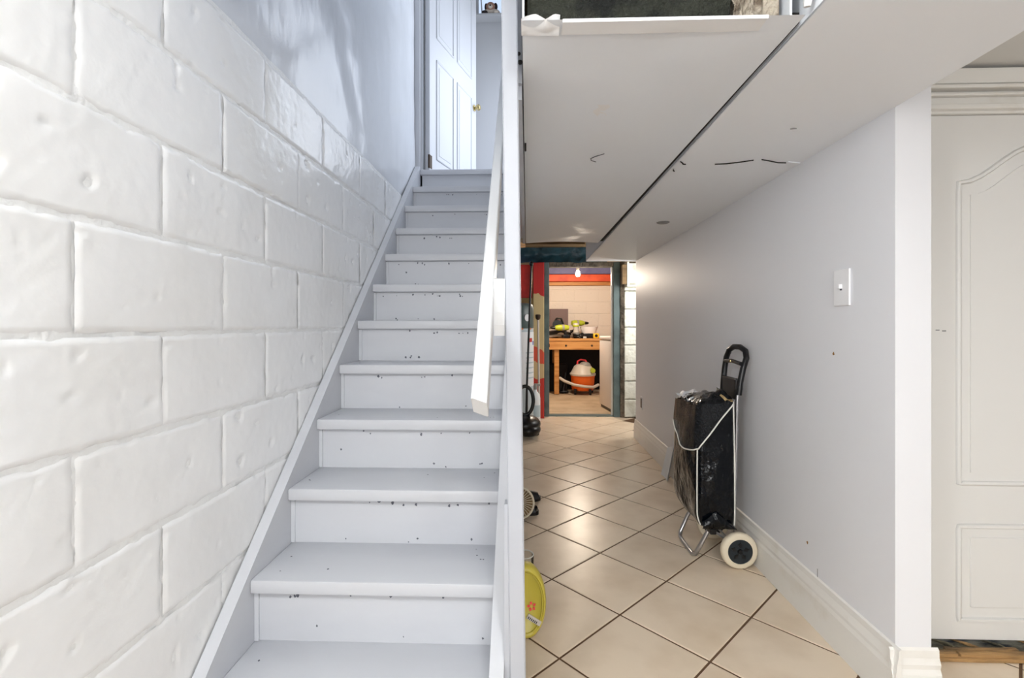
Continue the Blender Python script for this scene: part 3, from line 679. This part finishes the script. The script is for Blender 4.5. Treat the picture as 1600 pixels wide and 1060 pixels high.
for yy in (2.115, 2.27):
    obj('frame_tube', MB().tube([C((0.894, yy, 0.076)), C((0.903, yy, 0.20)), C((0.915, yy, 0.70)), C((0.920, yy, 0.74))], 0.0075, 10), 'chrome', ct, smooth=60)
    obj('strut', MB().tube([C((0.80, yy, 0.135)), C((0.894, yy, 0.080))], 0.0065, 10), 'chrome', ct, smooth=60)
obj('bracket', MB().box(*[0.785 - ox, 0.812 - ox, 2.075 - oy, 2.30 - oy, 0.128, 0.152], bev=0.004), 'black', ct)
st_pts = [(0.805, 2.12, 0.15), (0.765, 2.125, 0.07), (0.742, 2.135, 0.018), (0.737, 2.155, 0.008), (0.735, 2.20, 0.008), (0.735, 2.29, 0.008), (0.737, 2.33, 0.010), (0.745, 2.345, 0.03), (0.775, 2.345, 0.10), (0.805, 2.34, 0.16)]
obj('stand', MB().tube([C(p) for p in st_pts], 0.0092, 12), 'chrome', ct, smooth=60)
# handle: two grips joined over the top, leaning to the wall
hp = [(0.918, 2.105, 0.725), (0.924, 2.105, 0.78), (0.938, 2.108, 0.84), (0.955, 2.115, 0.885), (0.960, 2.135, 0.915), (0.953, 2.17, 0.931), (0.945, 2.215, 0.931), (0.938, 2.25, 0.915), (0.932, 2.268, 0.88), (0.926, 2.272, 0.83), (0.920, 2.272, 0.77), (0.917, 2.272, 0.725)]
h = obj('handle', MB().tube([C(p) for p in hp], 0.0125, 12), 'black', ct, smooth=60)
obj('crossbar', MB().tube([C((0.930, 2.108, 0.86)), C((0.925, 2.19, 0.868)), C((0.926, 2.27, 0.862))], 0.009, 10), 'black', h, smooth=60)
obj('latch_plate', MB().box(0.908 - ox, 0.926 - ox, 2.115 - oy, 2.262 - oy, 0.70, 0.795, bev=0.006), 'black', h)
obj('rivet', MB().lathe([(0, -0.004), (0.006, -0.003), (0.007, 0)], C((0.918, 2.19, 0.866)), 12, 'X'), 'brass', h)
# bag body: rounded rectangle sections, sagging
def bag_pt(s, z, off=0.0):
    # s in 0..4 : 0 near-back corner -> 1 near-front -> 2 far-front -> 3 far-back -> 4
    t = (z - 0.165) / 0.535
    bul = 0.018 * sin(pi * min(1, max(0, t)) ** 0.8)
    xb = 0.893; xf = 0.727 + 0.008 * t - 0.3 * bul; yn = 2.066 + 0.012 * t - 0.4 * bul; yf = 2.395 + bul * 0.6
    if t < 0.12: k = (0.12 - t) / 0.12; xf += 0.018 * k * k; yn += 0.006 * k * k; yf -= 0.03 * k * k
    cs = [(xb, yn + 0.004), (xf, yn), (xf, yf), (xb, yf)]
    i = int(s) % 4; f = s - int(s)
    a = Vector(cs[i]); b_ = Vector(cs[(i + 1) % 4]); p = a.lerp(b_, f)
    cen = Vector(((xb + xf) / 2, (yn + yf) / 2))
    # round the corners
    e = min(f, 1 - f); ln = (b_ - a).length; d = e * ln; rad = 0.020
    if d < rad: p = p.lerp(cen, 0.075 * (1 - d / rad) ** 2)
    nrm = [Vector((0, -1)), Vector((-1, 0)), Vector((0, 1)), Vector((1, 0))][i]
    wr_ = 0.0045 * noise.noise(Vector((s * 2.6, z * 6, 2))) + 0.003 * noise.noise(Vector((s * 7, z * 15, 5)))
    fade = min(1, e * 8)
    p = p + nrm * ((wr_ + 0.010 * sin(pi * f) * sin(pi * max(0, min(1, t)))) * fade * (0.2 if i == 3 else 1)) + nrm * off
    return p
NS = 96
ztop = lambda s: {0: 0.700, 1: 0.676, 2: 0.668, 3: 0.690}[int(s) % 4] * (1 - (s - int(s))) + {0: 0.676, 1: 0.668, 2: 0.690, 3: 0.700}[int(s) % 4] * (s - int(s)) + 0.004 * sin(s * 9)
rings = []
for j in range(31):
    ring = []
    for i in range(NS):
        s_ = 4 * i / NS; z = 0.165 + (ztop(s_) - 0.165) * j / 30; p = bag_pt(s_, z); ring.append(C((p.x, p.y, z)))
    rings.append(ring)
def collapse(ring, k, dz):
    c = Vector((0, 0, 0))
    for v in ring: c += Vector(v)
    c /= len(ring); return [tuple(Vector(v).lerp(c, k) + Vector((0, 0, dz + 0.006 * noise.noise(Vector(v) * 14)))) for v in ring]
top = rings[-1]; bot = rings[0]
rings = [collapse(bot, 0.85, -0.008), collapse(bot, 0.4, -0.008)] + rings + [collapse(top, 0.12, 0.014), collapse(top, 0.45, 0.028), collapse(top, 0.85, 0.032)]
bag = obj('bag', MB().loft(rings), 'black_leather', ct, smooth=75)
# flap with curved lower edge over the near side and the front
def flap_edge(s):           # s 0..2
    if s <= 1: t = s; return 0.692 - 0.196 * (t ** 1.25) - 0.03 * sin(pi * t) * (1 - t) * 0
    t = s - 1; return 0.496 + 0.02 * t * t + 0.062 * t ** 3 - 0.03 * sin(pi * t)
def flap_fn(u, v):
    s_ = 0.02 + 1.93 * u; ze = flap_edge(s_); zt = ztop(s_) + 0.006; z = ze + (zt - ze) * v
    p = bag_pt(s_, z, 0.0045 + 0.006 * (1 - v) * abs(sin(u * 7))); return C((p.x, p.y, z))
flap = obj('flap', MB().grid(flap_fn, 60, 16), 'black_emboss', ct, smooth=75)
obj('piping', MB().tube([Vector(flap_fn(i / 60, 0)) + Vector((-0.0015, -0.0015, 0)) for i in range(61)], 0.0032, 8), 'piping', flap, smooth=60)
topc = MB().grid(lambda u, v: C(((lambda p: p.x)(bag_pt(0.02 + 1.93 * u, 0.69).lerp(Vector((0.86, 2.20)), v)), (lambda p: p.y)(bag_pt(0.02 + 1.93 * u, 0.69).lerp(Vector((0.86, 2.20)), v)), ztop(0.02 + 1.93 * u) + 0.006 + 0.042 * sin(v * pi / 2) + 0.012 * noise.noise(Vector((u * 6, v * 4, 3))))), 40, 10)
obj('flap_top', topc, 'black_emboss', flap, smooth=75)
for s_, z0, z1 in ((1.0, 0.17, 0.497), (0.03, 0.17, 0.70)):
    pts = []
    for i in range(25):
        z = z0 + (z1 - z0) * i / 24; p = bag_pt(s_, z, 0.002); pts.append(C((p.x - (0.001 if s_ == 1.0 else -0.001), p.y - 0.002, z)))
    obj('piping', MB().tube(pts, 0.0030, 8), 'piping', bag, smooth=60)
obj('bottom_fold', MB().grid(lambda u, v: C((0.745 + 0.14 * u, 2.062 - 0.014 * sin(pi * v) - 0.006 * abs(sin(u * 9)), 0.160 + (0.018 + 0.055 * (1 - abs(2 * u - 0.8))) * v)), 20, 6), 'black_leather', bag, smooth=75)
obj('liner', MB().grid(lambda u, v: C((0.735 + 0.09 * u, 2.20 + 0.20 * v, 0.688 + 0.02 * u + 0.016 * noise.noise(Vector((u * 7, v * 7, 2))))), 16, 16), 'plastic_clear', bag, smooth=80)
obj('worn_patch', MB().grid(lambda u, v: C((0.845 + 0.035 * u, 2.069 + 0.06 * v, 0.705 + 0.016 * v + 0.004 * sin(u * 6))), 6, 6), 'beige_board', flap, smooth=60)

# ---------------- things tucked under the stairs
jug = thing('plastic_jug', 'yellow oval plastic jug with a red flower print on the tiles', 'jug', (-0.004, 1.575, 0), (radians(-8), 0, radians(6)))
jr = []
def jring(y, k): return [(0.068 * k * cos(a) , y, 0.118 + 0.117 * k * sin(a) - 0.0) for a in [2 * pi * i / 40 for i in range(40)]]
jb = MB().loft([jring(-0.030, 0.80), jring(-0.034, 0.84), jring(-0.032, 0.90), jring(-0.020, 0.97), jring(0, 1.0), jring(0.022, 0.97), jring(0.034, 0.86)])
obj('body', jb, 'yellow', jug, smooth=60)
obj('rim_line', MB().tube([(0.052 * cos(a), -0.0335, 0.118 + 0.092 * sin(a)) for a in [2 * pi * i / 40 for i in range(40)]], 0.0022, 6, closed=True), 'yellow', jug, smooth=60)
for i in range(5):
    a = 2 * pi * i / 5 + 0.5; c = Vector((0.016, -0.0335, 0.108)); d = Vector((cos(a), 0, sin(a))); e = Vector((-sin(a), 0, cos(a)))
    ps = [c + d * 0.004, c + d * 0.010 + e * 0.005, c + d * 0.016, c + d * 0.010 - e * 0.005]
    obj('petal_print', MB().add([tuple(p) for p in ps] + [tuple(p - Vector((0, 0.0012, 0))) for p in ps], [(4, 5, 6, 7), (0, 1, 5, 4), (1, 2, 6, 5), (2, 3, 7, 6), (3, 0, 4, 7)]), 'pink', jug)
lb = obj('label_tag', B(-0.012, 0.038, -0.0375, -0.033, -0.008, 0.008, bev=0.001), 'lgrey', jug, loc=(0.012, 0, 0.074), rot=(0, radians(32), 0))
for i in range(6): obj('print_bar', B(-0.008 + i * 0.006, -0.008 + i * 0.006 + 0.003, -0.038, -0.0374, -0.006, 0.0015), 'black', lb)
tb = thing('glass_tumbler', 'clear glass tumbler standing behind the yellow jug', 'glass', (-0.012, 1.80, 0))
obj('cup', MB().lathe([(0.0, 0.003), (0.026, 0.003), (0.033, 0.165), (0.0355, 0.166), (0.0365, 0.164), (0.030, 0.0), (0.0, 0.0)], (0, 0, 0), 28), 'glass', tb, smooth=50)
obj('rim', MB().tube([(0.035 * cos(a), 0.035 * sin(a), 0.165) for a in [2 * pi * i / 28 for i in range(28)]], 0.0022, 8, closed=True), 'piping', tb, smooth=60)

fan = thing('table_fan', 'small round fan with a cream grille and blue hub under the stairs', 'fan', (-0.045, 2.50, 0))
fc = Vector((0, 0, 0.098)); tl = Matrix.Rotation(radians(-28), 4, 'X')
def FT(mb): mb.v = [tuple(tl @ Vector(v) + fc) for v in mb.v]; return mb
g = obj('grille', FT(MB().tube([(0.078 * cos(a), 0, 0.078 * sin(a)) for a in [2 * pi * i / 40 for i in range(40)]], 0.0055, 8, closed=True)), 'cream', fan, smooth=60)
for i in range(30):
    a = 2 * pi * i / 30
    obj('wire', FT(MB().tube([(0.022 * cos(a), -0.014, 0.022 * sin(a)), (0.055 * cos(a), -0.012, 0.055 * sin(a)), (0.077 * cos(a), 0, 0.077 * sin(a))], 0.0016, 5)), 'cream', g)
obj('housing', FT(MB().lathe([(0.0, 0.05), (0.04, 0.045), (0.070, 0.016), (0.074, 0.0), (0.0, 0.010)], (0, 0, 0), 30, 'Y')), 'roughwood', fan, smooth=50)
obj('hub', FT(MB().lathe([(0, -0.022), (0.014, -0.021), (0.022, -0.014), (0.022, 0.012)], (0, 0, 0), 24, 'Y')), 'blue', fan, smooth=40)
obj('stand', MB().tube([(-0.03, 0.03, 0.008), (-0.02, 0.035, 0.05), (0.0, 0.03, 0.09)], 0.010, 8).box(-0.055, 0.03, -0.01, 0.075, 0, 0.012, bev=0.004), 'black', fan, smooth=40)

def sandal(label, loc, rz):
    t = thing('sandal', label, 'sandal', loc, (0, 0, rz), 'black sandals beside the fan')
    out = lambda k, z: [(x * 0.125, y * k, z) for x, y in [(cos(a) * (1.0), 0.040 * sin(a) * (1 + 0.25 * cos(a))) for a in [2 * pi * i / 32 for i in range(32)]]]
    obj('sole', MB().loft([out(0.95, 0.0), out(1.0, 0.004), out(1.0, 0.018), out(0.94, 0.022)]), 'black', t, smooth=40)
    obj('toe_strap', MB().grid(lambda u, v: (0.015 + 0.10 * v - 0.01 * (1 - abs(2 * u - 1)), 0.043 * cos(pi * u) * (1 - 0.28 * v), 0.014 + 0.048 * sin(pi * u) * (1 - 0.35 * v * v)), 14, 8), 'black', t, smooth=80)
    obj('heel_strap', MB().tube([(-0.01, 0.038, 0.02), (-0.06, 0.036, 0.055), (-0.11, 0.0, 0.075), (-0.06, -0.036, 0.055), (-0.01, -0.038, 0.02)], 0.006, 6), 'black', t, smooth=60)
    return t
sandal('black strap sandal on the tiles behind the small fan', (-0.045, 2.80, 0), radians(8))
sandal('black strap sandal right against the front foot of the small fan', (-0.060, 2.625, 0), radians(-12))

# ---------------- far left: water heater, cleaner, bottle, stick, painted post
wh = thing('water_heater', 'tall grey white water heater with a dark upper band', 'water heater', (-0.17, 4.85, 0))
obj('tank', MB().lathe([(0.0, 0.0), (0.225, 0.0), (0.232, 0.02), (0.232, 0.99), (0.232, 0.995)], (0, 0, 0), 48), 'heater', wh, smooth=40)
tp_ = obj('top_band', MB().lathe([(0.232, 0.995), (0.234, 1.0), (0.234, 1.20), (0.22, 1.235), (0.17, 1.25), (0, 1.255)], (0, 0, 0), 48), 'heater_dark', wh, smooth=40)
def curved(a0, a1, z0, z1, r): return MB().grid(lambda u, v: (r * cos(a0 + (a1 - a0) * u), r * sin(a0 + (a1 - a0) * u), z0 + (z1 - z0) * v), 12, 2)
obj('trim_band', curved(-pi, pi, 0.985, 1.0, 0.2355), 'orangeline', wh, smooth=60)
l1 = obj('label_sheet', curved(-1.25, -0.05, 0.42, 0.96, 0.2345), 'paper', wh, smooth=60)
obj('warning_mark', curved(-0.75, -0.40, 0.86, 0.90, 0.236), 'red', l1); obj('warning_mark', curved(-0.35, -0.18, 0.83, 0.87, 0.236), 'blue', l1)
for i in range(6): obj('print_line', curved(-0.85, -0.2, 0.50 + 0.05 * i, 0.512 + 0.05 * i, 0.236), 'heater', l1)
obj('round_sticker', MB().lathe([(0, 0), (0.035, 0), (0.035, 0.003)], (0, 0, 0), 20, 'Y'), 'paper', tp_, loc=(0.17, -0.168, 1.10), rot=(0, 0, radians(45)))
obj('pipe', MB().tube([(-0.08, 0, 1.25), (-0.08, 0, 1.83)], 0.012, 10), 'bronze', wh)

vc = thing('vacuum_cleaner', 'black floor cleaner with a long thin upright pole by the water heater', 'vacuum', (-0.02, 4.42, 0))
obj('body', MB().blob((0.0, 0.0, 0.115), (0.145, 0.17, 0.085)).blob((0.03, -0.04, 0.075), (0.115, 0.14, 0.065)), 'black', vc, smooth=80)
obj('hose', MB().tube([(0.0 + 0.075 * cos(a), 0.02 * sin(a), 0.33 + 0.13 * sin(a)) for a in [2 * pi * i / 30 - pi / 2 for i in range(31)]], 0.017, 10), 'black', vc, smooth=60)
obj('wand', MB().tube([(0.012, 0.01, 0.18), (0.016, 0.02, 0.47), (0.058, 0.10, 1.60)], [0.012, 0.010, 0.0085], 10), 'black', vc, smooth=60)
obj('wand_tip', MB().blob((0.058, 0.10, 1.61), (0.02, 0.02, 0.025)), 'black', vc, smooth=80)
obj('wheel', MB().lathe([(0, -0.02), (0.05, -0.02), (0.055, -0.01), (0.055, 0.01), (0.05, 0.02), (0, 0.02)], (0.11, 0.05, 0.055), 24, 'X'), 'hub', vc, smooth=40)

bt = thing('spray_bottle', 'white plastic bottle standing in front of the red painted post', 'bottle', (0.085, 4.97, 0))
obj('body', MB().lathe([(0, 0), (0.045, 0), (0.05, 0.01), (0.05, 0.27), (0.04, 0.31), (0.018, 0.34), (0.016, 0.36), (0, 0.36)], (0, 0, 0), 24), 'paper', bt, smooth=40)
obj('cap', MB().lathe([(0, 0.36), (0.02, 0.36), (0.02, 0.395), (0.012, 0.42), (0, 0.42)], (0, 0, 0), 16).box(-0.012, 0.05, -0.01, 0.01, 0.395, 0.42, bev=0.003), 'grey', bt, smooth=40)
obj('label_wrap', curved(-2.4, 0.2, 0.08, 0.2, 0.0508), 'heater', bt, smooth=60)
bs = thing('broom_stick', 'thin pale stick with a dark tip leaning on the red post', 'stick', (0.128, 5.08, 0))
obj('shaft', MB().tube([(0, 0, 0), (-0.012, 0.12, 1.10)], 0.011, 10), 'lgrey', bs, smooth=60)
obj('tip', MB().lathe([(0.012, 0), (0.026, 0.015), (0.03, 0.05), (0.022, 0.06), (0.0, 0.06)], (-0.012, 0.12, 1.085), 14), 'bronze', bs, smooth=40)
tag(obj('painted_post', B(0.065, 0.185, 5.255, 5.345, 0, 1.72, bev=0.006), 'postpaint'), 'beige wooden post daubed with red paint beside the teal frame', 'post')
tag(obj('red_panel', B(-0.40, 0.055, 5.30, 5.335, 1.33, 1.70, bev=0.004), 'red'), 'red painted panel high behind the water heater', 'panel')
tag(obj('tarp', MB().grid(lambda u, v: (-0.40 + 1.25 * u, 5.12 + 0.10 * sin(v * pi) * 0.3 + 0.02 * noise.noise(Vector((u * 14, v * 3, 1))) - 0.10 * u * 0, 1.70 + 0.16 * v + 0.012 * noise.noise(Vector((u * 10, 2, 4))) * (1 - v)), 60, 8).grid(lambda u, v: (-0.40 + 1.25 * u, 5.125 + 0.10 * sin(v * pi) * 0.3 + 0.02 * noise.noise(Vector((u * 14, v * 3, 1))), 1.70 + 0.16 * v + 0.012 * noise.noise(Vector((u * 10, 2, 4))) * (1 - v)), 60, 8), 'tarp', smooth=80), 'dark teal plastic tarp stapled above the storage doorway', 'tarp')

# ---------------- storage room things
bl = thing('light_bulb', 'bare glowing light bulb hanging in the storage room', 'light bulb', (0.664, 6.30, 1.70))
obj('globe', MB().lathe([(0, -0.036), (0.02, -0.031), (0.031, -0.012), (0.031, 0.006), (0.022, 0.028), (0.014, 0.045), (0.0, 0.046)], (0, 0, 0), 24), 'bulb', bl, smooth=80)
obj('socket', MB().lathe([(0, 0.044), (0.018, 0.044), (0.02, 0.09), (0.012, 0.10), (0.012, 0.278), (0, 0.278)], (0, 0, 0), 18), 'paper', bl, smooth=40)
lb_ = light('bulb_light', 'POINT', (0.664, 6.255, 1.64), 44, (1.0, 0.86, 0.70), radius=0.04); lb_.location = (0.664, 6.30, 1.64)

wb = thing('workbench', 'pine workbench against the storage room wall', 'workbench', (0.22, 7.05, 0))
obj('top', B(-0.02, 1.4, 0.0, 0.72, 0.795, 0.83, bev=0.003), 'wood', wb)
obj('apron', B(0.0, 1.38, 0.012, 0.05, 0.665, 0.795, bev=0.003), 'wood', wb)
for x in (0.18, 1.25):
    for y in (0.05, 0.60): obj('leg', MB().box(x, x + 0.07, y, y + 0.085, 0, 0.665, bev=0.004), 'wood', wb)
obj('shade_backing', B(0.0, 1.38, 0.66, 0.68, 0.0, 0.795), 'dark', wb)  # added dark board, its colour makes the void below the bench look shaded
obj('shade_side', B(-0.01, 0.0, 0.06, 0.68, 0.0, 0.795), 'dark', wb)  # same dark backing at the bench end, colour in place of shade
for x in (0.35, 0.73): obj('bolt', MB().lathe([(0, -0.008), (0.014, -0.006), (0.016, 0)], (x, 0.012, 0.725), 12, 'Y'), 'bronze', wb, smooth=40)
tag(obj('bench_shade_box', MB().box(0.26, 0.62, 7.42, 7.68, 0, 0.42, bev=0.02), 'dark', smooth=40), 'added dark bin in the shadow under the workbench', 'bin')  # added box, its dark colour fills the shaded void

sv = thing('shop_vacuum', 'orange and grey shop vacuum under the workbench', 'vacuum', (0.83, 7.20, 0))
obj('drum', MB().lathe([(0, 0.055), (0.15, 0.055), (0.165, 0.08), (0.18, 0.28), (0, 0.28)], (0, 0, 0), 32), 'orange_pl', sv, smooth=40)
ld = obj('lid', MB().lathe([(0.19, 0.275), (0.195, 0.30), (0.17, 0.33), (0.13, 0.41), (0.09, 0.44), (0, 0.445)], (0, 0, 0), 32), 'lgrey', sv, smooth=40)
obj('motor_cover', MB().blob((0.03, -0.02, 0.42), (0.09, 0.09, 0.06)), 'grey', ld, smooth=80)
obj('carry_handle', MB().tube([(-0.08, 0, 0.43), (-0.075, 0, 0.485), (-0.03, 0, 0.51), (0.04, 0, 0.50), (0.075, 0, 0.43)], 0.013, 10), 'pink', ld, smooth=60)
obj('inlet_cap', MB().lathe([(0, -0.16), (0.035, -0.16), (0.035, 0), (0, 0)], (0.13, -0.02, 0.36), 18, 'Y'), 'lime', ld, smooth=40)
obj('hose', MB().tube([(-0.35, -0.06, 0.24), (-0.28, -0.13, 0.20), (-0.15, -0.20, 0.155), (0.0, -0.215, 0.13), (0.14, -0.19, 0.12), (0.22, -0.08, 0.14)], 0.022, 10), 'lgrey', sv, smooth=60)
for a in (0.5, 2.2, 3.9, 5.3):
    x, y = 0.17 * cos(a), 0.17 * sin(a)
    obj('caster', MB().lathe([(0, -0.015), (0.032, -0.015), (0.035, 0), (0.032, 0.015), (0, 0.015)], (x, y, 0.035), 16, 'X').box(x - 0.02, x + 0.02, y - 0.03, y + 0.03, 0.045, 0.085, bev=0.006), 'black', sv, smooth=40)
tag(obj('vacuum_nozzle', MB().tube([(0.54, 7.24, 0.02), (0.56, 7.27, 0.12), (0.58, 7.3, 0.30)], [0.035, 0.022, 0.02], 10).box(0.48, 0.62, 7.20, 7.28, 0.0, 0.04, bev=0.01), 'black', smooth=50), 'black vacuum floor nozzle propped beside the shop vacuum', 'nozzle')

fz = thing('freezer', 'white appliance with a rounded top lip near the storage doorway', 'appliance', (0.985, 5.66, 0), (0, 0, radians(8.5)))
obj('body', B(0.0, 0.55, 0.0, 0.46, 0.03, 0.84, bev=0.012), 'appl', fz, smooth=40)
obj('lid', B(-0.006, 0.556, -0.006, 0.466, 0.845, 0.89, bev=0.018), 'appl', fz, smooth=40)
obj('base_strip', B(0.015, 0.535, 0.015, 0.445, 0.0, 0.03), 'black', fz)

def drill(label, loc, rz, tilt):
    t = thing('power_drill', label, 'power tool', loc, (tilt, 0, rz), 'lime power tools heaped on the workbench')
    t.scale = (1.12, 1.12, 1.12)
    obj('motor_body', MB().lathe([(0, -0.11), (0.032, -0.105), (0.04, -0.06), (0.04, 0.03), (0.03, 0.07), (0.018, 0.09), (0, 0.09)], (0, 0, 0.14), 20, 'X'), 'lime', t, smooth=40)
    obj('chuck', MB().lathe([(0, 0.085), (0.022, 0.085), (0.02, 0.125), (0.008, 0.15), (0, 0.15)], (0, 0, 0.14), 16, 'X'), 'black', t, smooth=40)
    obj('grip', MB().tube([(-0.05, 0, 0.12), (-0.06, 0, 0.07), (-0.075, 0, 0.03)], [0.024, 0.022, 0.025], 12), 'black', t, smooth=60)
    obj('battery', B(-0.12, -0.02, -0.04, 0.04, 0, 0.045, bev=0.008), 'black', t, smooth=40)
    obj('vent_band', MB().lathe([(0.041, -0.04), (0.042, -0.03), (0.042, -0.02), (0.041, -0.01)], (0, 0, 0.14), 20, 'X'), 'grey', t, smooth=40)
    return t
drill('lime green drill at the back of the tool heap, standing highest', (0.80, 7.45, 0.902), radians(20), 0)
drill('lime green drill leaning at the left end of the tool heap', (0.50, 7.13, 0.832), radians(195), 0)
tg = thing('tool_bag', 'slumped black and grey tool bag on the workbench', 'tool bag', (0.46, 7.36, 0.83))
obj('body', MB().blob((0, 0.04, 0.06), (0.22, 0.13, 0.06)).blob((0.06, 0.02, 0.07), (0.11, 0.1, 0.055)), 'black', tg, smooth=80)
obj('strap', MB().tube([(-0.24, -0.1, 0.022), (-0.12, -0.13, 0.03), (0.0, -0.13, 0.04), (0.08, -0.11, 0.03), (0.14, -0.1, 0.05)], 0.02, 8), 'grey', tg, smooth=60)
obj('pocket', MB().blob((0.05, -0.07, 0.045), (0.07, 0.05, 0.04)), 'lgrey', tg, smooth=80)
tag(obj('circular_saw', MB().lathe([(0, -0.02), (0.075, -0.02), (0.08, 0), (0.075, 0.03), (0, 0.03)], (0.46, 7.36, 1.03), 24, 'Y').tube([(0.41, 7.365, 1.06), (0.45, 7.365, 1.13), (0.52, 7.365, 1.13), (0.55, 7.365, 1.04)], 0.018, 8), 'black', smooth=40), 'black round saw with a loop handle on the tool heap', 'power tool')
tr = thing('plastic_tub', 'white plastic tub lying on the tool heap', 'tub', (0.93, 7.25, 0.903))
obj('tub_wall', MB().lathe([(0, 0.0), (0.085, 0.0), (0.115, 0.10), (0.12, 0.102), (0.112, 0.104), (0.082, 0.006), (0, 0.006)], (0, 0, 0), 28, sx=1.2), 'appl', tr, smooth=40)
tg2 = obj('tool_case', MB().box(0.69, 1.02, 7.16, 7.52, 0.83, 0.90, bev=0.012), 'black', smooth=40); tag(tg2, 'flat black tool case under the white tub on the workbench', 'case')
tm = thing('tape_measure', 'bright yellow tape measure at the right end of the workbench', 'tape measure', (1.03, 7.16, 0.83))
obj('case', MB().box(-0.05, 0.04, -0.025, 0.025, 0, 0.075, bev=0.015), 'yel2', tm, smooth=40)
obj('blade_tip', MB().box(0.04, 0.06, -0.012, 0.012, 0.004, 0.008), 'black', tm)
obj('side_disc', MB().lathe([(0, -0.027), (0.022, -0.027), (0.022, -0.024)], (-0.005, 0, 0.04), 16, 'Y'), 'black', tm)
cc = thing('cable_coil', 'coil of black cable at the front of the tool heap', 'cable', (0.76, 7.10, 0.83))
obj('winding', MB().tube([(0.075 * cos(a * 0.5) * (1 + 0.06 * sin(a)), 0.045 * sin(a * 0.5), 0.012 + 0.0016 * i + 0.004 * sin(a * 1.7)) for i, a in [(i, i * 0.7) for i in range(40)]], 0.009, 6), 'black', cc, smooth=60)
obj('plug', MB().box(0.06, 0.11, -0.055, -0.025, 0.0, 0.03, bev=0.008), 'lgrey', cc, smooth=40)
sd = thing('orbital_sander', 'grey and lime palm sander beside the tall drill on the tool case', 'power tool', (0.735, 7.26, 0.90))
obj('pad', MB().lathe([(0, 0), (0.055, 0), (0.058, 0.012), (0.05, 0.02), (0, 0.02)], (0, 0, 0), 20), 'grey', sd, smooth=40)
obj('body', MB().lathe([(0.04, 0.02), (0.038, 0.07), (0.046, 0.10), (0.05, 0.13), (0.035, 0.155), (0, 0.16)], (0, 0, 0), 20), 'lgrey', sd, smooth=40)
obj('cap_band', MB().lathe([(0.047, 0.10), (0.052, 0.105), (0.052, 0.122), (0.05, 0.13)], (0, 0, 0), 20), 'lime', sd, smooth=40)
ep = thing('electrical_panel', 'brown metal panel box on the block wall behind the bench', 'panel box', (0.36, 7.845, 1.0))
obj('box', B(0, 0.30, -0.09, 0, 0, 0.29, bev=0.004), 'brownbox', ep)
obj('door', B(0.015, 0.285, -0.098, -0.09, 0.015, 0.275, bev=0.002), 'brownbox', ep)

# ---------------- plush animal on the high window sill
pt = thing('plush_toy', 'small plush animal with dark ears on the high window sill', 'plush toy', (-0.345, 4.555, zb))
obj('body', MB().blob((0, 0.01, 0.035), (0.085, 0.045, 0.035)), 'furw', pt, smooth=80)
hd = obj('head', MB().blob((-0.005, -0.012, 0.075), (0.046, 0.04, 0.045)), 'furb', pt, smooth=80)
obj('ear', MB().blob((-0.048, -0.01, 0.078), (0.016, 0.018, 0.036)), 'furd', hd, smooth=80)
obj('ear', MB().blob((0.042, -0.01, 0.080), (0.020, 0.018, 0.036)), 'furd', hd, smooth=80)
obj('muzzle', MB().blob((-0.005, -0.05, 0.058), (0.022, 0.016, 0.018)), 'furw', hd, smooth=80)
obj('nose', MB().blob((-0.005, -0.064, 0.06), (0.008, 0.006, 0.008)), 'furd', hd, smooth=80)
obj('paw', MB().blob((-0.06, -0.03, 0.016), (0.03, 0.022, 0.016)), 'furd', pt, smooth=80)
obj('paw', MB().blob((0.05, -0.03, 0.016), (0.03, 0.022, 0.016)), 'furw', pt, smooth=80)
